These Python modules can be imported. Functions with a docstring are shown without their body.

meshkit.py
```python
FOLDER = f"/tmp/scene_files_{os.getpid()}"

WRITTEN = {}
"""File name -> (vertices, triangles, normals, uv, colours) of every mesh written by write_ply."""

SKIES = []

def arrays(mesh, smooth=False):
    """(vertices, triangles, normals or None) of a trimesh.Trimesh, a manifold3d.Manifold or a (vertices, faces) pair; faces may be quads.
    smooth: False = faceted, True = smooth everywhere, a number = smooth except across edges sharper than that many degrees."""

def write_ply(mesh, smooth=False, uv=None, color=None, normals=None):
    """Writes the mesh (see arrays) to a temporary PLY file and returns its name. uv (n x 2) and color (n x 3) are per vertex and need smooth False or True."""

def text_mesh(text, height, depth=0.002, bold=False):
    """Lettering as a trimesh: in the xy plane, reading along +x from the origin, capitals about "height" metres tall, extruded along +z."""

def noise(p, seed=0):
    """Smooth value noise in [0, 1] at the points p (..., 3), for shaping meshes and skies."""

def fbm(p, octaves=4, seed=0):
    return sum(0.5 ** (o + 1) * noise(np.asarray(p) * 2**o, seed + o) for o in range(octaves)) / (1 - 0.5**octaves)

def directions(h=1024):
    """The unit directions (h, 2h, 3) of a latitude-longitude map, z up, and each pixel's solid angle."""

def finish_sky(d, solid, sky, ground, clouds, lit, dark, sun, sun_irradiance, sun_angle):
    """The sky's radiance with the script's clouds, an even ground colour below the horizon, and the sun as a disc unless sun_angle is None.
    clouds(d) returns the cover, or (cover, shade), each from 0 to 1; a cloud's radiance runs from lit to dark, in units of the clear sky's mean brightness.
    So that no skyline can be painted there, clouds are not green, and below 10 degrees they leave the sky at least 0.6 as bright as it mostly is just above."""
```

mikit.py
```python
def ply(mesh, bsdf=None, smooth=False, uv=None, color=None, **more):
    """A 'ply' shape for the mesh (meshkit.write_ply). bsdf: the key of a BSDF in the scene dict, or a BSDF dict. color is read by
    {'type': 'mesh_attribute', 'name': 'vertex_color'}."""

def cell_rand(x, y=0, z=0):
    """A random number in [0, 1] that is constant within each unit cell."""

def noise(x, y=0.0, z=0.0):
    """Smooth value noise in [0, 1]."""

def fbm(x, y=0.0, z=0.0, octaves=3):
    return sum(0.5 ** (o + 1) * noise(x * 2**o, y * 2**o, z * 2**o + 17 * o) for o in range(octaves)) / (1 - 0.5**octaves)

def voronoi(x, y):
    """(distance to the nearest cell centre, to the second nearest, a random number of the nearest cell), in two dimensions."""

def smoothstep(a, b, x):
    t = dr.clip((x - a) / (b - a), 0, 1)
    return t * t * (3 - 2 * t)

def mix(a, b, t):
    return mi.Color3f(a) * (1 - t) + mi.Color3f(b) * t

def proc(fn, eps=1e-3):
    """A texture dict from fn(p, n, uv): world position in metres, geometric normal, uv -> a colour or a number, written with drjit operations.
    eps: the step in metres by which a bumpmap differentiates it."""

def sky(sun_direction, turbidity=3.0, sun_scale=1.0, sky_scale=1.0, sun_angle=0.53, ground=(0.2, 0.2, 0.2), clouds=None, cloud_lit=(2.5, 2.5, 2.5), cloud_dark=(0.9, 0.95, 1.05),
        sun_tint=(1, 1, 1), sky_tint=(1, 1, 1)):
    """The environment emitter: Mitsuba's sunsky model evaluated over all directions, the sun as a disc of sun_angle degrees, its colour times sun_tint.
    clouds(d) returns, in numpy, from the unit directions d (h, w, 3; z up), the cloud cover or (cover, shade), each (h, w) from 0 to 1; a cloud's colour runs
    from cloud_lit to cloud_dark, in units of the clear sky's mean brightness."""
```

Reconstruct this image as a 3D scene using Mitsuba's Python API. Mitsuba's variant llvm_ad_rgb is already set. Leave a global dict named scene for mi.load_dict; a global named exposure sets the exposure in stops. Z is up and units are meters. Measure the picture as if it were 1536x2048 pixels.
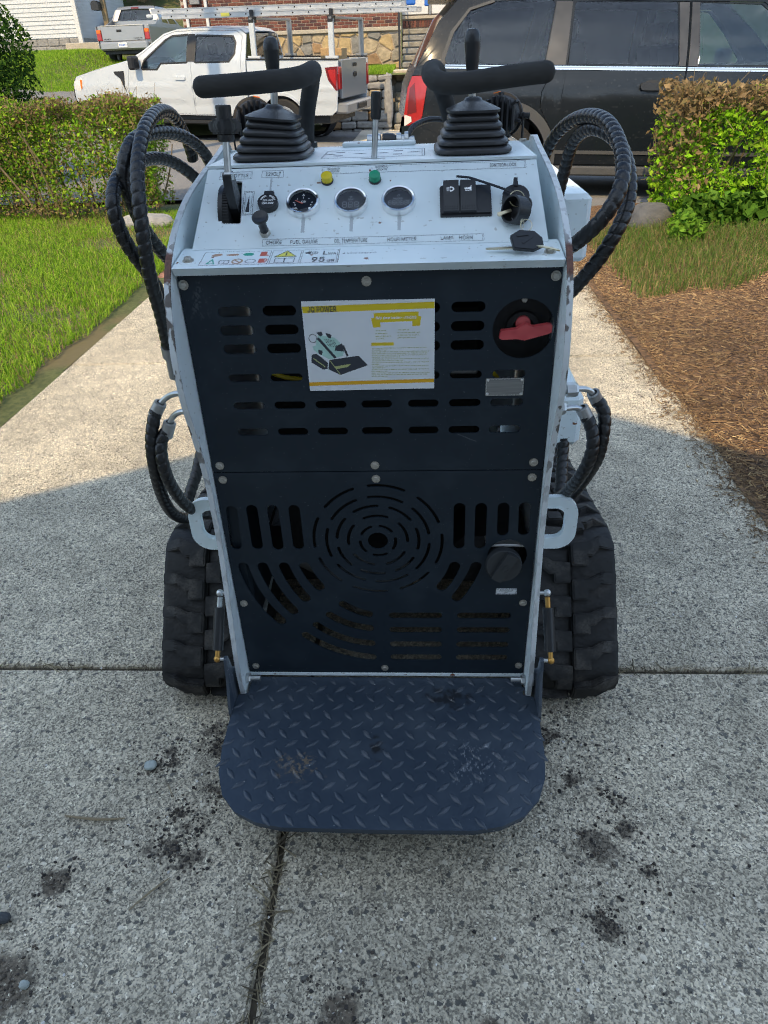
import math, random
import numpy as np, trimesh
import mitsuba as mi, drjit as dr
import mikit, meshkit
from mikit import noise, fbm, voronoi, cell_rand, smoothstep, mix
from shapely.geometry import Polygon, Point, LineString, MultiPoint, box as sbox
from shapely import affinity
from shapely.ops import unary_union

T = mi.ScalarTransform4f
scene, labels = {}, {}

# ------------------------------------------------------------------ camera, sky, exposure
PITCH, YAW, ROLL = 0.56398, -0.06293, 0.03968
EYE = np.array([0.0798, -1.0891, 1.2298])
fwd = np.array([math.sin(YAW) * math.cos(PITCH), math.cos(YAW) * math.cos(PITCH), -math.sin(PITCH)])
right = np.array([math.cos(YAW), -math.sin(YAW), 0.0])
down = np.cross(fwd, right)
down = -math.sin(ROLL) * right + math.cos(ROLL) * down
scene['camera'] = {'type': 'perspective', 'fov': 2 * math.degrees(math.atan(768 / 1430)), 'fov_axis': 'x', 'near_clip': 0.05, 'far_clip': 500.0,
                   'to_world': T().look_at(origin=EYE.tolist(), target=(EYE + fwd).tolist(), up=(-down).tolist())}
KX, KY = 0.273, 1.10                                   # the sun stands behind the camera, to the left


def clouds(d):
    h = np.maximum(d[..., 2:], 0.12)
    q = np.concatenate([d[..., :2] / h * [1.1, 2.6], d[..., 2:] * 0 + 3.7], -1)
    f = meshkit.fbm(q, 5, seed=4)
    return np.clip((f - 0.42) / 0.22, 0, 1) * 0.85


scene['sky'] = mikit.sky((-KX, -KY, 1.0), turbidity=3.0, sun_scale=0.41, sky_scale=1.0, sun_tint=(1.07, 0.99, 0.80), clouds=clouds, cloud_lit=(2.05, 2.42, 2.85), ground=(0.2, 0.19, 0.17))
exposure = 2.80

# ------------------------------------------------------------------ helpers
RNG = np.random.default_rng(7)
random.seed(7)
V = lambda *a: np.array(a, float)


def key_for(name, parent=None):
    k = f'{parent}__{name}' if parent else name
    if k not in scene and k not in labels:
        return k
    i = 1
    while f'{k}_{i:03d}' in scene or f'{k}_{i:03d}' in labels:
        i += 1
    return f'{k}_{i:03d}'


def tag(key, label=None, cat=None, group=None, kind=None):
    d = labels.setdefault(key, {})
    for a, b in (('label', label), ('category', cat), ('group', group), ('kind', kind)):
        if b:
            d[a] = b
    return key


def thing(name, label, cat, group=None):
    return tag(key_for(name), label, cat, group)


def obj(name, mesh, bsdf, parent=None, smooth=30, label=None, cat=None, group=None, kind=None, **kw):
    k = key_for(name, parent)
    scene[k] = mikit.ply(mesh, bsdf, smooth=smooth, **kw)
    if label or cat or group or kind:
        tag(k, label, cat, group, kind)
    return k


def put(name, shape, parent=None, to_world=None, **t):
    k = key_for(name, parent)
    scene[k] = {**shape, 'to_world': to_world} if to_world is not None else dict(shape)
    if t:
        tag(k, **t)
    return k


def cat(*m):
    m = [x for x in (m[0] if len(m) == 1 and isinstance(m[0], list) else m) if x is not None]
    return trimesh.util.concatenate([trimesh.Trimesh(x.vertices, x.faces, process=False) for x in m])


def xf(m, mat):
    m = m.copy()
    m.apply_transform(np.asarray(mat, float))
    return m


def frame(o, u, v, n=None):
    u, v = np.asarray(u, float), np.asarray(v, float)
    u = u / np.linalg.norm(u)
    n = np.cross(u, v) if n is None else np.asarray(n, float)
    n = n / np.linalg.norm(n)
    v = np.cross(n, u)
    M = np.eye(4)
    M[:3, 0], M[:3, 1], M[:3, 2], M[:3, 3] = u, v, n, o
    return M


def bx(x0, x1, y0, y1, z0, z1, c=0.0):
    if c <= 0:
        m = trimesh.creation.box((x1 - x0, y1 - y0, z1 - z0))
        m.apply_translation(((x0 + x1) / 2, (y0 + y1) / 2, (z0 + z1) / 2))
        return m
    p = []
    for sx in (0, 1):
        for sy in (0, 1):
            for sz in (0, 1):
                b = [x1 if sx else x0, y1 if sy else y0, z1 if sz else z0]
                s = [-1 if sx else 1, -1 if sy else 1, -1 if sz else 1]
                for ax in range(3):
                    q = list(b)
                    for a2 in range(3):
                        if a2 != ax:
                            q[a2] += s[a2] * c
                    p.append(q)
    return trimesh.convex.convex_hull(np.array(p))


def tube(pts, r, n=12, cap=True, sub=0, ridge=None):
    """A swept tube. sub: resample to that many points. ridge: fn(arclength, angle) -> factor on r."""
    p = np.asarray(pts, float)
    if sub:
        from scipy.interpolate import CubicSpline
        s = np.r_[0, np.cumsum(np.linalg.norm(np.diff(p, axis=0), axis=1))]
        p = CubicSpline(s, p)(np.linspace(0, s[-1], sub))
    r = np.broadcast_to(np.asarray(r, float), (len(p),)) if np.ndim(r) == 0 or len(r) == len(p) else np.interp(np.linspace(0, 1, len(p)), np.linspace(0, 1, len(r)), r)
    t = np.gradient(p, axis=0)
    t /= np.linalg.norm(t, axis=1, keepdims=True) + 1e-12
    a = np.cross(t[0], [0, 0, 1.0] if abs(t[0][2]) < 0.9 else [1.0, 0, 0])
    a /= np.linalg.norm(a)
    A = []
    for i in range(len(p)):
        a = a - t[i] * (a @ t[i])
        a /= np.linalg.norm(a)
        A.append(a)
    A = np.array(A)
    B = np.cross(t, A)
    ang = np.arange(n) * 2 * np.pi / n
    s = np.r_[0, np.cumsum(np.linalg.norm(np.diff(p, axis=0), axis=1))]
    R = np.repeat(r[:, None], n, 1)
    if ridge is not None:
        R = R * ridge(s[:, None], ang[None])
    v = p[:, None] + R[..., None] * (np.cos(ang)[None, :, None] * A[:, None] + np.sin(ang)[None, :, None] * B[:, None])
    i, j = np.meshgrid(np.arange(len(p) - 1), np.arange(n), indexing='ij')
    q = np.stack([i * n + j, i * n + (j + 1) % n, (i + 1) * n + (j + 1) % n, (i + 1) * n + j], -1).reshape(-1, 4)
    f = np.vstack([q[:, [0, 1, 2]], q[:, [0, 2, 3]]])
    v = v.reshape(-1, 3)
    if cap:
        k = len(v)
        v = np.vstack([v, p[:1], p[-1:]])
        j = np.arange(n)
        f = np.vstack([f, np.stack([np.full(n, k), (j + 1) % n, j], 1), np.stack([np.full(n, k + 1), (len(p) - 1) * n + j, (len(p) - 1) * n + (j + 1) % n], 1)])
    return trimesh.Trimesh(v, f, process=False)


def cyl(p0, p1, r, n=16, r2=None):
    return tube([p0, p1], [r, r if r2 is None else r2], n)


def lathe(prof, o=(0, 0, 0), axis=(0, 0, 1), n=24, sx=1.0):
    """prof: (radius, height) pairs from bottom to top about the axis."""
    prof = np.asarray(prof, float)
    z = np.asarray(axis, float)
    z = z / np.linalg.norm(z)
    x = np.cross([0, 0, 1.0] if abs(z[2]) < 0.9 else [0, 1.0, 0], z)
    x /= np.linalg.norm(x)
    y = np.cross(z, x)
    ang = np.arange(n) * 2 * np.pi / n
    ring = np.cos(ang)[:, None] * x * sx + np.sin(ang)[:, None] * y
    v = np.asarray(o) + prof[:, 0][:, None, None] * ring[None] + prof[:, 1][:, None, None] * z
    i, j = np.meshgrid(np.arange(len(prof) - 1), np.arange(n), indexing='ij')
    q = np.stack([i * n + j, i * n + (j + 1) % n, (i + 1) * n + (j + 1) % n, (i + 1) * n + j], -1).reshape(-1, 4)
    m = trimesh.Trimesh(v.reshape(-1, 3), np.vstack([q[:, [0, 1, 2]], q[:, [0, 2, 3]]]), process=False)
    return m


def hexnut(o, axis, r, h):
    return lathe([(0, 0), (r, 0), (r, h * .8), (r * .86, h), (0, h)], o, axis, 6)


def ext(poly, h, M=None, z=0.0):
    gs = [g for g in getattr(poly, 'geoms', [poly]) if g.area > 1e-10]
    m = cat([trimesh.creation.extrude_polygon(g, h, engine='earcut') for g in gs])
    m.apply_translation((0, 0, z))
    return xf(m, M) if M is not None else m


def rrect(x0, y0, x1, y1, r):
    return sbox(x0 + r, y0 + r, x1 - r, y1 - r).buffer(r, 6) if r > 0 else sbox(x0, y0, x1, y1)


def stadium(a, b, r):
    return LineString([a, b]).buffer(r, 6)


def ring_box(x0, y0, x1, y1, t):
    return sbox(x0, y0, x1, y1).difference(sbox(x0 + t, y0 + t, x1 - t, y1 - t))


def text(s, height, M, x, y, width=None, center=False, bold=False, depth=0.0003, z=0.0002, ang=0.0):
    m = meshkit.text_mesh(s, height, depth, bold)
    w = m.bounds[1][0] - m.bounds[0][0]
    if width:
        m.apply_scale((width / w, 1, 1))
        w = width
    if center:
        m.apply_translation((-w / 2 - m.bounds[0][0] * 0, -height / 2, 0))
    if ang:
        m.apply_transform(trimesh.transformations.rotation_matrix(ang, [0, 0, 1]))
    m.apply_translation((x, y, z))
    return xf(m, M)


def grid(x, y, z):
    """Mesh from 2-D arrays."""
    h, w = x.shape
    i, j = np.meshgrid(np.arange(h - 1), np.arange(w - 1), indexing='ij')
    a = (i * w + j).ravel()
    f = np.vstack([np.stack([a, a + 1, a + w + 1], 1), np.stack([a, a + w + 1, a + w], 1)])
    return trimesh.Trimesh(np.stack([x, y, z], -1).reshape(-1, 3), f, process=False)


# ------------------------------------------------------------------ materials
def C3(c):
    return {'type': 'rgb', 'value': list(c)} if isinstance(c, (tuple, list)) else c


def mat(name, color, rough=0.5, metal=0.0, bump=None, bscale=1.0, eps=1e-3, two=True, **kw):
    b = {'type': 'principled', 'base_color': C3(color), 'roughness': rough if not isinstance(rough, dict) else rough, 'metallic': metal, **kw}
    if bump is not None:
        b = {'type': 'bumpmap', 'arbitrary': mikit.proc(bump, eps), 'scale': bscale, 'bsdf': b}
    scene[name] = {'type': 'twosided', 'bsdf': b} if two else b
    return name


STAINS = [(-.476, -.131, .024), (-.453, -.099, .024), (-.445, -.128, .018), (-.37, -.065, .034), (-.36, -.085, .022), (-.405, -.31, .032), (-.377, -.318, .02), (-.346, -.334, .042),
          (-.355, -.268, .022), (-.40, -.24, .018), (-.335, -.19, .02), (.392, -.299, .04), (.459, -.262, .024), (.459, -.204, .014), (.372, -.154, .018), (.437, -.18, .014),
          (.48, -.34, .015), (.378, -.425, .022), (.39, -.446, .02), (.34, -.05, .03), (-.33, -.02, .03)]
MUD = [(-.583, -.386, .036), (-.60, -.56, .078), (-.05, -.585, .045), (.18, -.60, .03)]


def conc_color(p, n, uv):
    x, y = p.x, p.y
    wx = (noise(x * 330.0, y * 330.0, 3.0) - 0.5) * 0.9
    wy = (noise(x * 330.0, y * 330.0, 8.0) - 0.5) * 0.9
    d1, d2, r = voronoi(x * 175.0 + wx, y * 175.0 + wy)
    e1, e2, q = voronoi(x * 74.0 + 7.3 + wx * 0.5, y * 74.0 + 1.9 + wy * 0.5)
    fine = fbm(x * 330.0, y * 330.0, 0.0, 2)
    big = fbm(x * 2.3, y * 2.3, 5.0, 3)
    base = mix((0.17, 0.158, 0.138), (0.63, 0.585, 0.50), smoothstep(0.18, 0.82, fine))
    peb = mix((0.19, 0.18, 0.16), (0.66, 0.615, 0.53), smoothstep(0.02, 0.9, r))
    peb = dr.select(r > 0.93, mi.Color3f(0.84, 0.80, 0.72), peb)
    peb = dr.select(r < 0.07, mi.Color3f(0.10, 0.10, 0.10), peb)
    c = mix(base, peb, smoothstep(0.42, 0.30, d1) * 0.85)
    pb = dr.select(cell_rand(q * 999.0, 3.0, 1.0) < 0.62, mi.Color3f(0.115, 0.117, 0.118), mi.Color3f(0.70, 0.67, 0.60))
    c = mix(c, pb, smoothstep(0.36, 0.27, e1) * dr.select(q > 0.84, 0.92, 0.0))
    c = c * (0.80 + 0.40 * big) * (0.74 + 0.52 * fbm(x * 17.0, y * 17.0, 1.0, 4))
    warp = (fbm(x * 48.0, y * 48.0, 2.0, 4) - 0.5) * 3.0
    s = mi.Float(0.0)
    for (sx, sy, sr) in STAINS:
        s = dr.maximum(s, 1.0 - dr.sqrt(dr.square((x - sx) * 0.8) + dr.square(y - sy)) / (sr * 1.25))
    s = smoothstep(0.05, 0.75, dr.select(s > 0.0, s * 1.1 + warp * 0.9 - 0.22, 0.0))
    c = mix(c, c * mi.Color3f(0.24, 0.23, 0.235), s * 0.85)
    m = mi.Float(0.0)
    for (sx, sy, sr) in MUD:
        m = dr.maximum(m, 1.0 - dr.sqrt(dr.square(x - sx) + dr.square(y - sy)) / sr)
    m = 0.92 * smoothstep(0.0, 0.55, dr.select(m > 0.02, m * 1.3 + warp * 0.22 - 0.1, 0.0))
    c = c * mi.Color3f(1.03, 0.985, 0.875)
    return mix(c, mi.Color3f(0.10, 0.08, 0.06) * (0.5 + r), m * smoothstep(0.25, 0.6, fine + 0.15))


def conc_bump(p, n, uv):
    d1, d2, r = voronoi(p.x * 150.0, p.y * 150.0)
    e1, e2, q = voronoi(p.x * 74.0 + 7.3, p.y * 74.0 + 1.9)
    return 0.0024 * smoothstep(0.55, 0.0, d1) * (0.4 + r) + dr.select(q > 0.82, 0.0022 * smoothstep(0.36, 0.1, e1), 0.0) + 0.0012 * fbm(p.x * 300.0, p.y * 300.0, 0.0, 2)


mat('m_concrete', mikit.proc(conc_color), 0.85, bump=conc_bump, eps=8e-4, specular=0.3)
mat('m_joint', mikit.proc(lambda p, n, uv: mix((0.03, 0.026, 0.02), (0.12, 0.10, 0.07), fbm(p.x * 90, p.y * 90, 0.0, 3))), 0.95)


def soil_color(p, n, uv):
    f = fbm(p.x * 45, p.y * 45, 1.0, 3)
    g = fbm(p.x * 3.1, p.y * 3.1, 1.0, 3)
    return mix(mix((0.06, 0.042, 0.028), (0.24, 0.165, 0.095), f), (0.12, 0.10, 0.045), smoothstep(0.4, 0.75, g))


def lawn_color(p, n, uv):
    f = fbm(p.x * 60, p.y * 60, 1.0, 3)
    g = fbm(p.x * 2.1, p.y * 2.1, 4.0, 3)
    return mix(mix((0.035, 0.05, 0.016), (0.12, 0.13, 0.045), f), (0.13, 0.10, 0.05), smoothstep(0.52, 0.7, g) * 0.8)


def mulch_color(p, n, uv):
    f = fbm(p.x * 70, p.y * 130, 1.0, 3)
    g = fbm(p.x * 2.7, p.y * 2.7, 9.0, 3)
    c = mix((0.035, 0.022, 0.014), (0.20, 0.118, 0.06), smoothstep(0.2, 0.85, f))
    return c * (0.65 + 0.7 * g)


mat('m_soil', mikit.proc(soil_color), 0.95)
mat('m_lawn', mikit.proc(lawn_color), 0.95)
mat('m_mulch', mikit.proc(mulch_color), 0.95, bump=lambda p, n, uv: 0.012 * fbm(p.x * 60, p.y * 110, 1.0, 3), eps=2e-3)
mat('m_asphalt', mikit.proc(lambda p, n, uv: mix((0.10, 0.098, 0.096), (0.17, 0.165, 0.16), fbm(p.x * 120, p.y * 120, 0.0, 2)) * (0.8 + 0.4 * fbm(p.x * 0.9, p.y * 0.9, 2.0, 3))), 0.9)
mat('m_walk', mikit.proc(lambda p, n, uv: mix((0.32, 0.28, 0.22), (0.46, 0.41, 0.33), fbm(p.x * 25, p.y * 25, p.z * 25, 3))), 0.9)
FOL = {'type': 'mesh_attribute', 'name': 'vertex_color'}
scene['m_leaf'] = {'type': 'principledthin', 'base_color': FOL, 'roughness': 0.42, 'diff_trans': 0.55, 'spec_trans': 0.0}
scene['m_grass'] = {'type': 'principledthin', 'base_color': FOL, 'roughness': 0.55, 'diff_trans': 0.6, 'spec_trans': 0.0}
mat('m_vcol', FOL, 0.85)
mat('m_twig', mikit.proc(lambda p, n, uv: mix((0.10, 0.07, 0.04), (0.33, 0.25, 0.14), fbm(p.x * 60, p.y * 60, p.z * 20, 2))), 0.9)


# machine materials: paint with grime specks and rust nicks
def white_paint(p, n, uv):
    sp = smoothstep(0.77, 0.83, fbm(p.x * 170, p.y * 170, p.z * 170, 2))
    sm = fbm(p.x * 22, p.y * 22, p.z * 9, 3)
    rust = smoothstep(0.80, 0.84, fbm(p.x * 60 + 9, p.y * 60, p.z * 60, 3))
    c = mix((0.575, 0.66, 0.685), (0.685, 0.755, 0.77), sm)
    c = mix(c, (0.30, 0.28, 0.25), sp * 0.6)
    return mix(c, (0.16, 0.06, 0.03), rust)


def edge_paint(p, n, uv):
    ch = smoothstep(0.56, 0.63, fbm(p.x * 90, p.y * 90, p.z * 34, 3))
    low = smoothstep(0.55, 0.72, p.z) * smoothstep(1.03, 0.98, p.z)
    c = mix((0.54, 0.57, 0.58), (0.10, 0.085, 0.075), ch * (0.25 + 0.7 * low))
    ru = smoothstep(0.962, 0.968, p.z + 0.006 * noise(p.x * 300, p.y * 300, p.z * 300)) * smoothstep(1.0, 0.994, p.z)
    return mix(c, mix((0.05, 0.018, 0.012), (0.16, 0.06, 0.035), noise(p.x * 400, p.y * 400, p.z * 200)), ru)


def navy_paint(p, n, uv):
    du = smoothstep(0.45, 0.85, fbm(p.x * 16, p.y * 16, p.z * 16, 4))
    sc = smoothstep(0.86, 0.90, fbm(p.x * 260, p.y * 210, p.z * 260, 2))
    c = mix((0.0125, 0.0200, 0.0285), (0.0185, 0.0275, 0.0370), du)
    sx, sz = p.x + 0.262 - 0.10 * (p.z - 0.93), p.z - 0.925
    sg = smoothstep(1.0, 0.1, dr.sqrt(dr.square(sx / 0.016) + dr.square(sz / 0.034)) + 1.8 * (fbm(p.x * 90, p.y * 90, p.z * 40, 3) - 0.5)) * smoothstep(0.35, 0.7, noise(p.x * 500, 0.0, p.z * 300))
    c = mix(c, (0.060, 0.068, 0.076), sg * 0.8)
    l1 = dr.abs(p.z - 0.686 + 0.42 * (p.x - 0.160) + 0.002 * noise(p.x * 80))
    c = mix(c, (0.09, 0.10, 0.11), smoothstep(0.0011, 0.0004, l1) * dr.select((p.x > 0.140) & (p.x < 0.172), 0.6, 0.0))
    return mix(c, (0.10, 0.11, 0.11), sc * 0.4)


def deck_paint(p, n, uv):
    x, y = p.x, p.y
    dust = smoothstep(0.40, 0.80, fbm(x * 13, y * 13, 0.5, 4))
    c = mix((0.028, 0.042, 0.063), (0.045, 0.061, 0.083), dust)
    worn = smoothstep(0.1266, 0.1272, p.z) * smoothstep(0.40, 0.75, fbm(x * 60, y * 60, 3.0, 3))
    c = mix(c, (0.085, 0.098, 0.118), worn * 0.7)
    def blob(cx, cy, rx, ry, k):
        return smoothstep(1.0, 0.2, dr.sqrt(dr.square((x - cx) / rx) + dr.square((y - cy) / ry)) + 1.6 * (fbm(x * k, y * k, 2.0, 3) - 0.5))
    c = mix(c, (0.17, 0.13, 0.085), blob(-0.155, -0.225, 0.050, 0.034, 80) * smoothstep(0.40, 0.75, fbm(x * 220, y * 220, 0.0, 3)) * 0.75)
    c = mix(c, (0.20, 0.22, 0.25), blob(0.17, -0.215, 0.065, 0.06, 90) * smoothstep(0.55, 0.9, fbm(x * 300, y * 160, 0.0, 3)) * 0.8)
    c = mix(c, (0.010, 0.011, 0.013), blob(-0.012, -0.185, 0.02, 0.03, 70) * 0.9)
    c = mix(c, (0.012, 0.013, 0.016), blob(0.13, -0.055, 0.06, 0.028, 80) * 0.8)
    sp = smoothstep(0.84, 0.88, fbm(x * 190, y * 190, p.z * 190, 2))
    return mix(c, (0.35, 0.36, 0.37), sp * 0.5)


def smooth_dirt(p):
    return smoothstep(0.38, 0.72, fbm(p.x * 30, p.y * 30, p.z * 30, 3))


mat('m_white', mikit.proc(white_paint), 0.32, specular=0.5)
mat('m_edge', mikit.proc(edge_paint), 0.45)
mat('m_navy', mikit.proc(navy_paint), 0.45, specular=0.25, bump=lambda p, n, uv: 0.0004 * fbm(p.x * 260, p.y * 260, p.z * 260, 2), eps=1e-3)
mat('m_deck', mikit.proc(deck_paint), 0.38, bump=lambda p, n, uv: 0.0005 * fbm(p.x * 200, p.y * 200, p.z * 200, 2), eps=1e-3)
mat('m_black', (0.012, 0.013, 0.015), 0.38)
mat('m_cap', (0.022, 0.025, 0.028), 0.42)
mat('m_blackmatte', (0.012, 0.012, 0.013), 0.7)
mat('m_boot', mikit.proc(lambda p, n, uv: mix((0.012, 0.013, 0.015), (0.035, 0.035, 0.036), fbm(p.x * 40, p.y * 40, p.z * 40, 3))), 0.42)
mat('m_foam', mikit.proc(lambda p, n, uv: mix((0.014, 0.014, 0.014), (0.034, 0.033, 0.031), fbm(p.x * 30, p.y * 60, p.z * 60, 3))), 0.85,
    bump=lambda p, n, uv: 0.0009 * fbm(p.x * 350, p.y * 350, p.z * 350, 2), eps=1e-3)
mat('m_hose', mikit.proc(lambda p, n, uv: mix((0.0045, 0.005, 0.006), (0.012, 0.012, 0.013), fbm(p.x * 70, p.y * 70, p.z * 70, 3))), 0.30)
mat('m_track', mikit.proc(lambda p, n, uv: mix((0.006, 0.006, 0.006), mix((0.014, 0.013, 0.012), (0.045, 0.04, 0.035), noise(p.x * 300, p.y * 300, p.z * 300)), smoothstep(0.45, 0.8, fbm(p.x * 24, p.y * 24, p.z * 24, 3)))), 0.62,
    bump=lambda p, n, uv: 0.0012 * fbm(p.x * 150, p.y * 150, p.z * 150, 2), eps=1e-3)
mat('m_lug', mikit.proc(lambda p, n, uv: mix((0.007, 0.007, 0.007), mix((0.016, 0.015, 0.014), (0.060, 0.053, 0.045), noise(p.x * 330, p.y * 330, p.z * 330)), smooth_dirt(p)), ), 0.7, bump=lambda p, n, uv: 0.0012 * fbm(p.x * 150, p.y * 150, p.z * 150, 2), eps=1e-3)
mat('m_zinc', mikit.proc(lambda p, n, uv: mix((0.40, 0.42, 0.43), (0.66, 0.68, 0.68), fbm(p.x * 90, p.y * 90, p.z * 90, 2))), 0.30, 0.85)
mat('m_bolt', mikit.proc(lambda p, n, uv: mix((0.30, 0.27, 0.22), (0.55, 0.53, 0.48), fbm(p.x * 400, p.y * 400, p.z * 400, 2))), 0.4, 0.7)
mat('m_chrome', (0.82, 0.82, 0.82), 0.08, 1.0)
mat('m_brass', (0.55, 0.30, 0.08), 0.3, 0.9)
mat('m_plate', mikit.proc(lambda p, n, uv: mix((0.20, 0.20, 0.20), (0.32, 0.32, 0.31), fbm(p.x * 30, p.y * 30, p.z * 300, 2))), 0.45, 0.7)
mat('m_key', (0.62, 0.55, 0.38), 0.3, 0.9)
mat('m_red', mikit.proc(lambda p, n, uv: mix((0.42, 0.035, 0.045), (0.58, 0.10, 0.10), fbm(p.x * 60, p.y * 60, p.z * 60, 2))), 0.4)
mat('m_amber', (0.62, 0.48, 0.01), 0.3)
mat('m_green', (0.0, 0.24, 0.12), 0.3)
mat('m_ink', (0.03, 0.035, 0.045), 0.6)
mat('m_inkgrey', (0.22, 0.25, 0.28), 0.6)
mat('m_whiteink', (0.75, 0.75, 0.75), 0.5)
mat('m_dimink', (0.20, 0.22, 0.24), 0.5)
mat('m_paper', mikit.proc(lambda p, n, uv: mix((0.60, 0.63, 0.66), (0.68, 0.70, 0.72), fbm(p.x * 25, p.z * 25, 0.0, 3))), 0.35)
mat('m_yellowink', (0.62, 0.47, 0.015), 0.45)
mat('m_orangeink', (0.64, 0.34, 0.015), 0.45)
mat('m_oliveink', (0.36, 0.38, 0.16), 0.5)
mat('m_palegreen', (0.36, 0.56, 0.50), 0.5)
mat('m_redink', (0.45, 0.10, 0.07), 0.5)
mat('m_greenink', (0.02, 0.28, 0.20), 0.5)
mat('m_brownink', (0.36, 0.22, 0.14), 0.5)
mat('m_yellowtri', (0.62, 0.58, 0.10), 0.5)
mat('m_dial', (0.010, 0.014, 0.022), 0.8, specular=0.1)
scene['m_glass'] = {'type': 'thindielectric', 'int_ior': 1.3}
mat('m_orange', (0.75, 0.16, 0.01), 0.3)
# ================================================================== the setting
DX0, DX1, JX = -1.66, 1.15, -0.186


def street_z(x, y):
    near = np.clip(0.08 - 0.042 * (x + 0.1), -0.16, 0.05)
    far = np.clip(-0.16 - 0.033 * (x + 1.18), -0.24, 0.06)
    t = np.clip((y - 6.5) / 8.5, 0, 1)
    return near * (1 - t) + far * t


def far_z(x, y):
    t = np.clip((y - 15.8) / 13.0, 0, 1)
    s = np.clip((-10.6 - x) / 1.4, 0, 1)
    hill = np.clip((y - 34.0) / 25, 0, 1)
    return 0.02 + 1.40 * t + 0.42 * s * s * (3 - 2 * s) * np.clip((y - 20.0) / 7, 0, 1) + 9.0 * hill ** 1.2


def sheet(x0, x1, y0, y1, step, fz, poly=None):
    nx, ny = max(2, int((x1 - x0) / step) + 1), max(2, int((y1 - y0) / step) + 1)
    x, y = np.meshgrid(np.linspace(x0, x1, nx), np.linspace(y0, y1, ny))
    return grid(x, y, fz(x, y))


nz = lambda x, y, k, s=0: meshkit.fbm(np.stack([x * k, y * k, x * 0 + 0.5], -1), 3, s)
obj('ground', sheet(-160, 160, -120, 200, 20, lambda x, y: x * 0 - 0.42), 'm_soil', kind='structure', label='bare ground under and beyond the lots', cat='ground')
k = obj('driveway', bx(DX0 - .10, DX1, -6.3, 6.0, -.30, -.012), 'm_joint', smooth=False, kind='structure', label='exposed aggregate concrete driveway with jointed slabs', cat='driveway')


def slab(x0, x1, y0, y1):
    m = bx(x0, x1, y0, y1, -.10, 0.0, .006)
    return m


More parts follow.
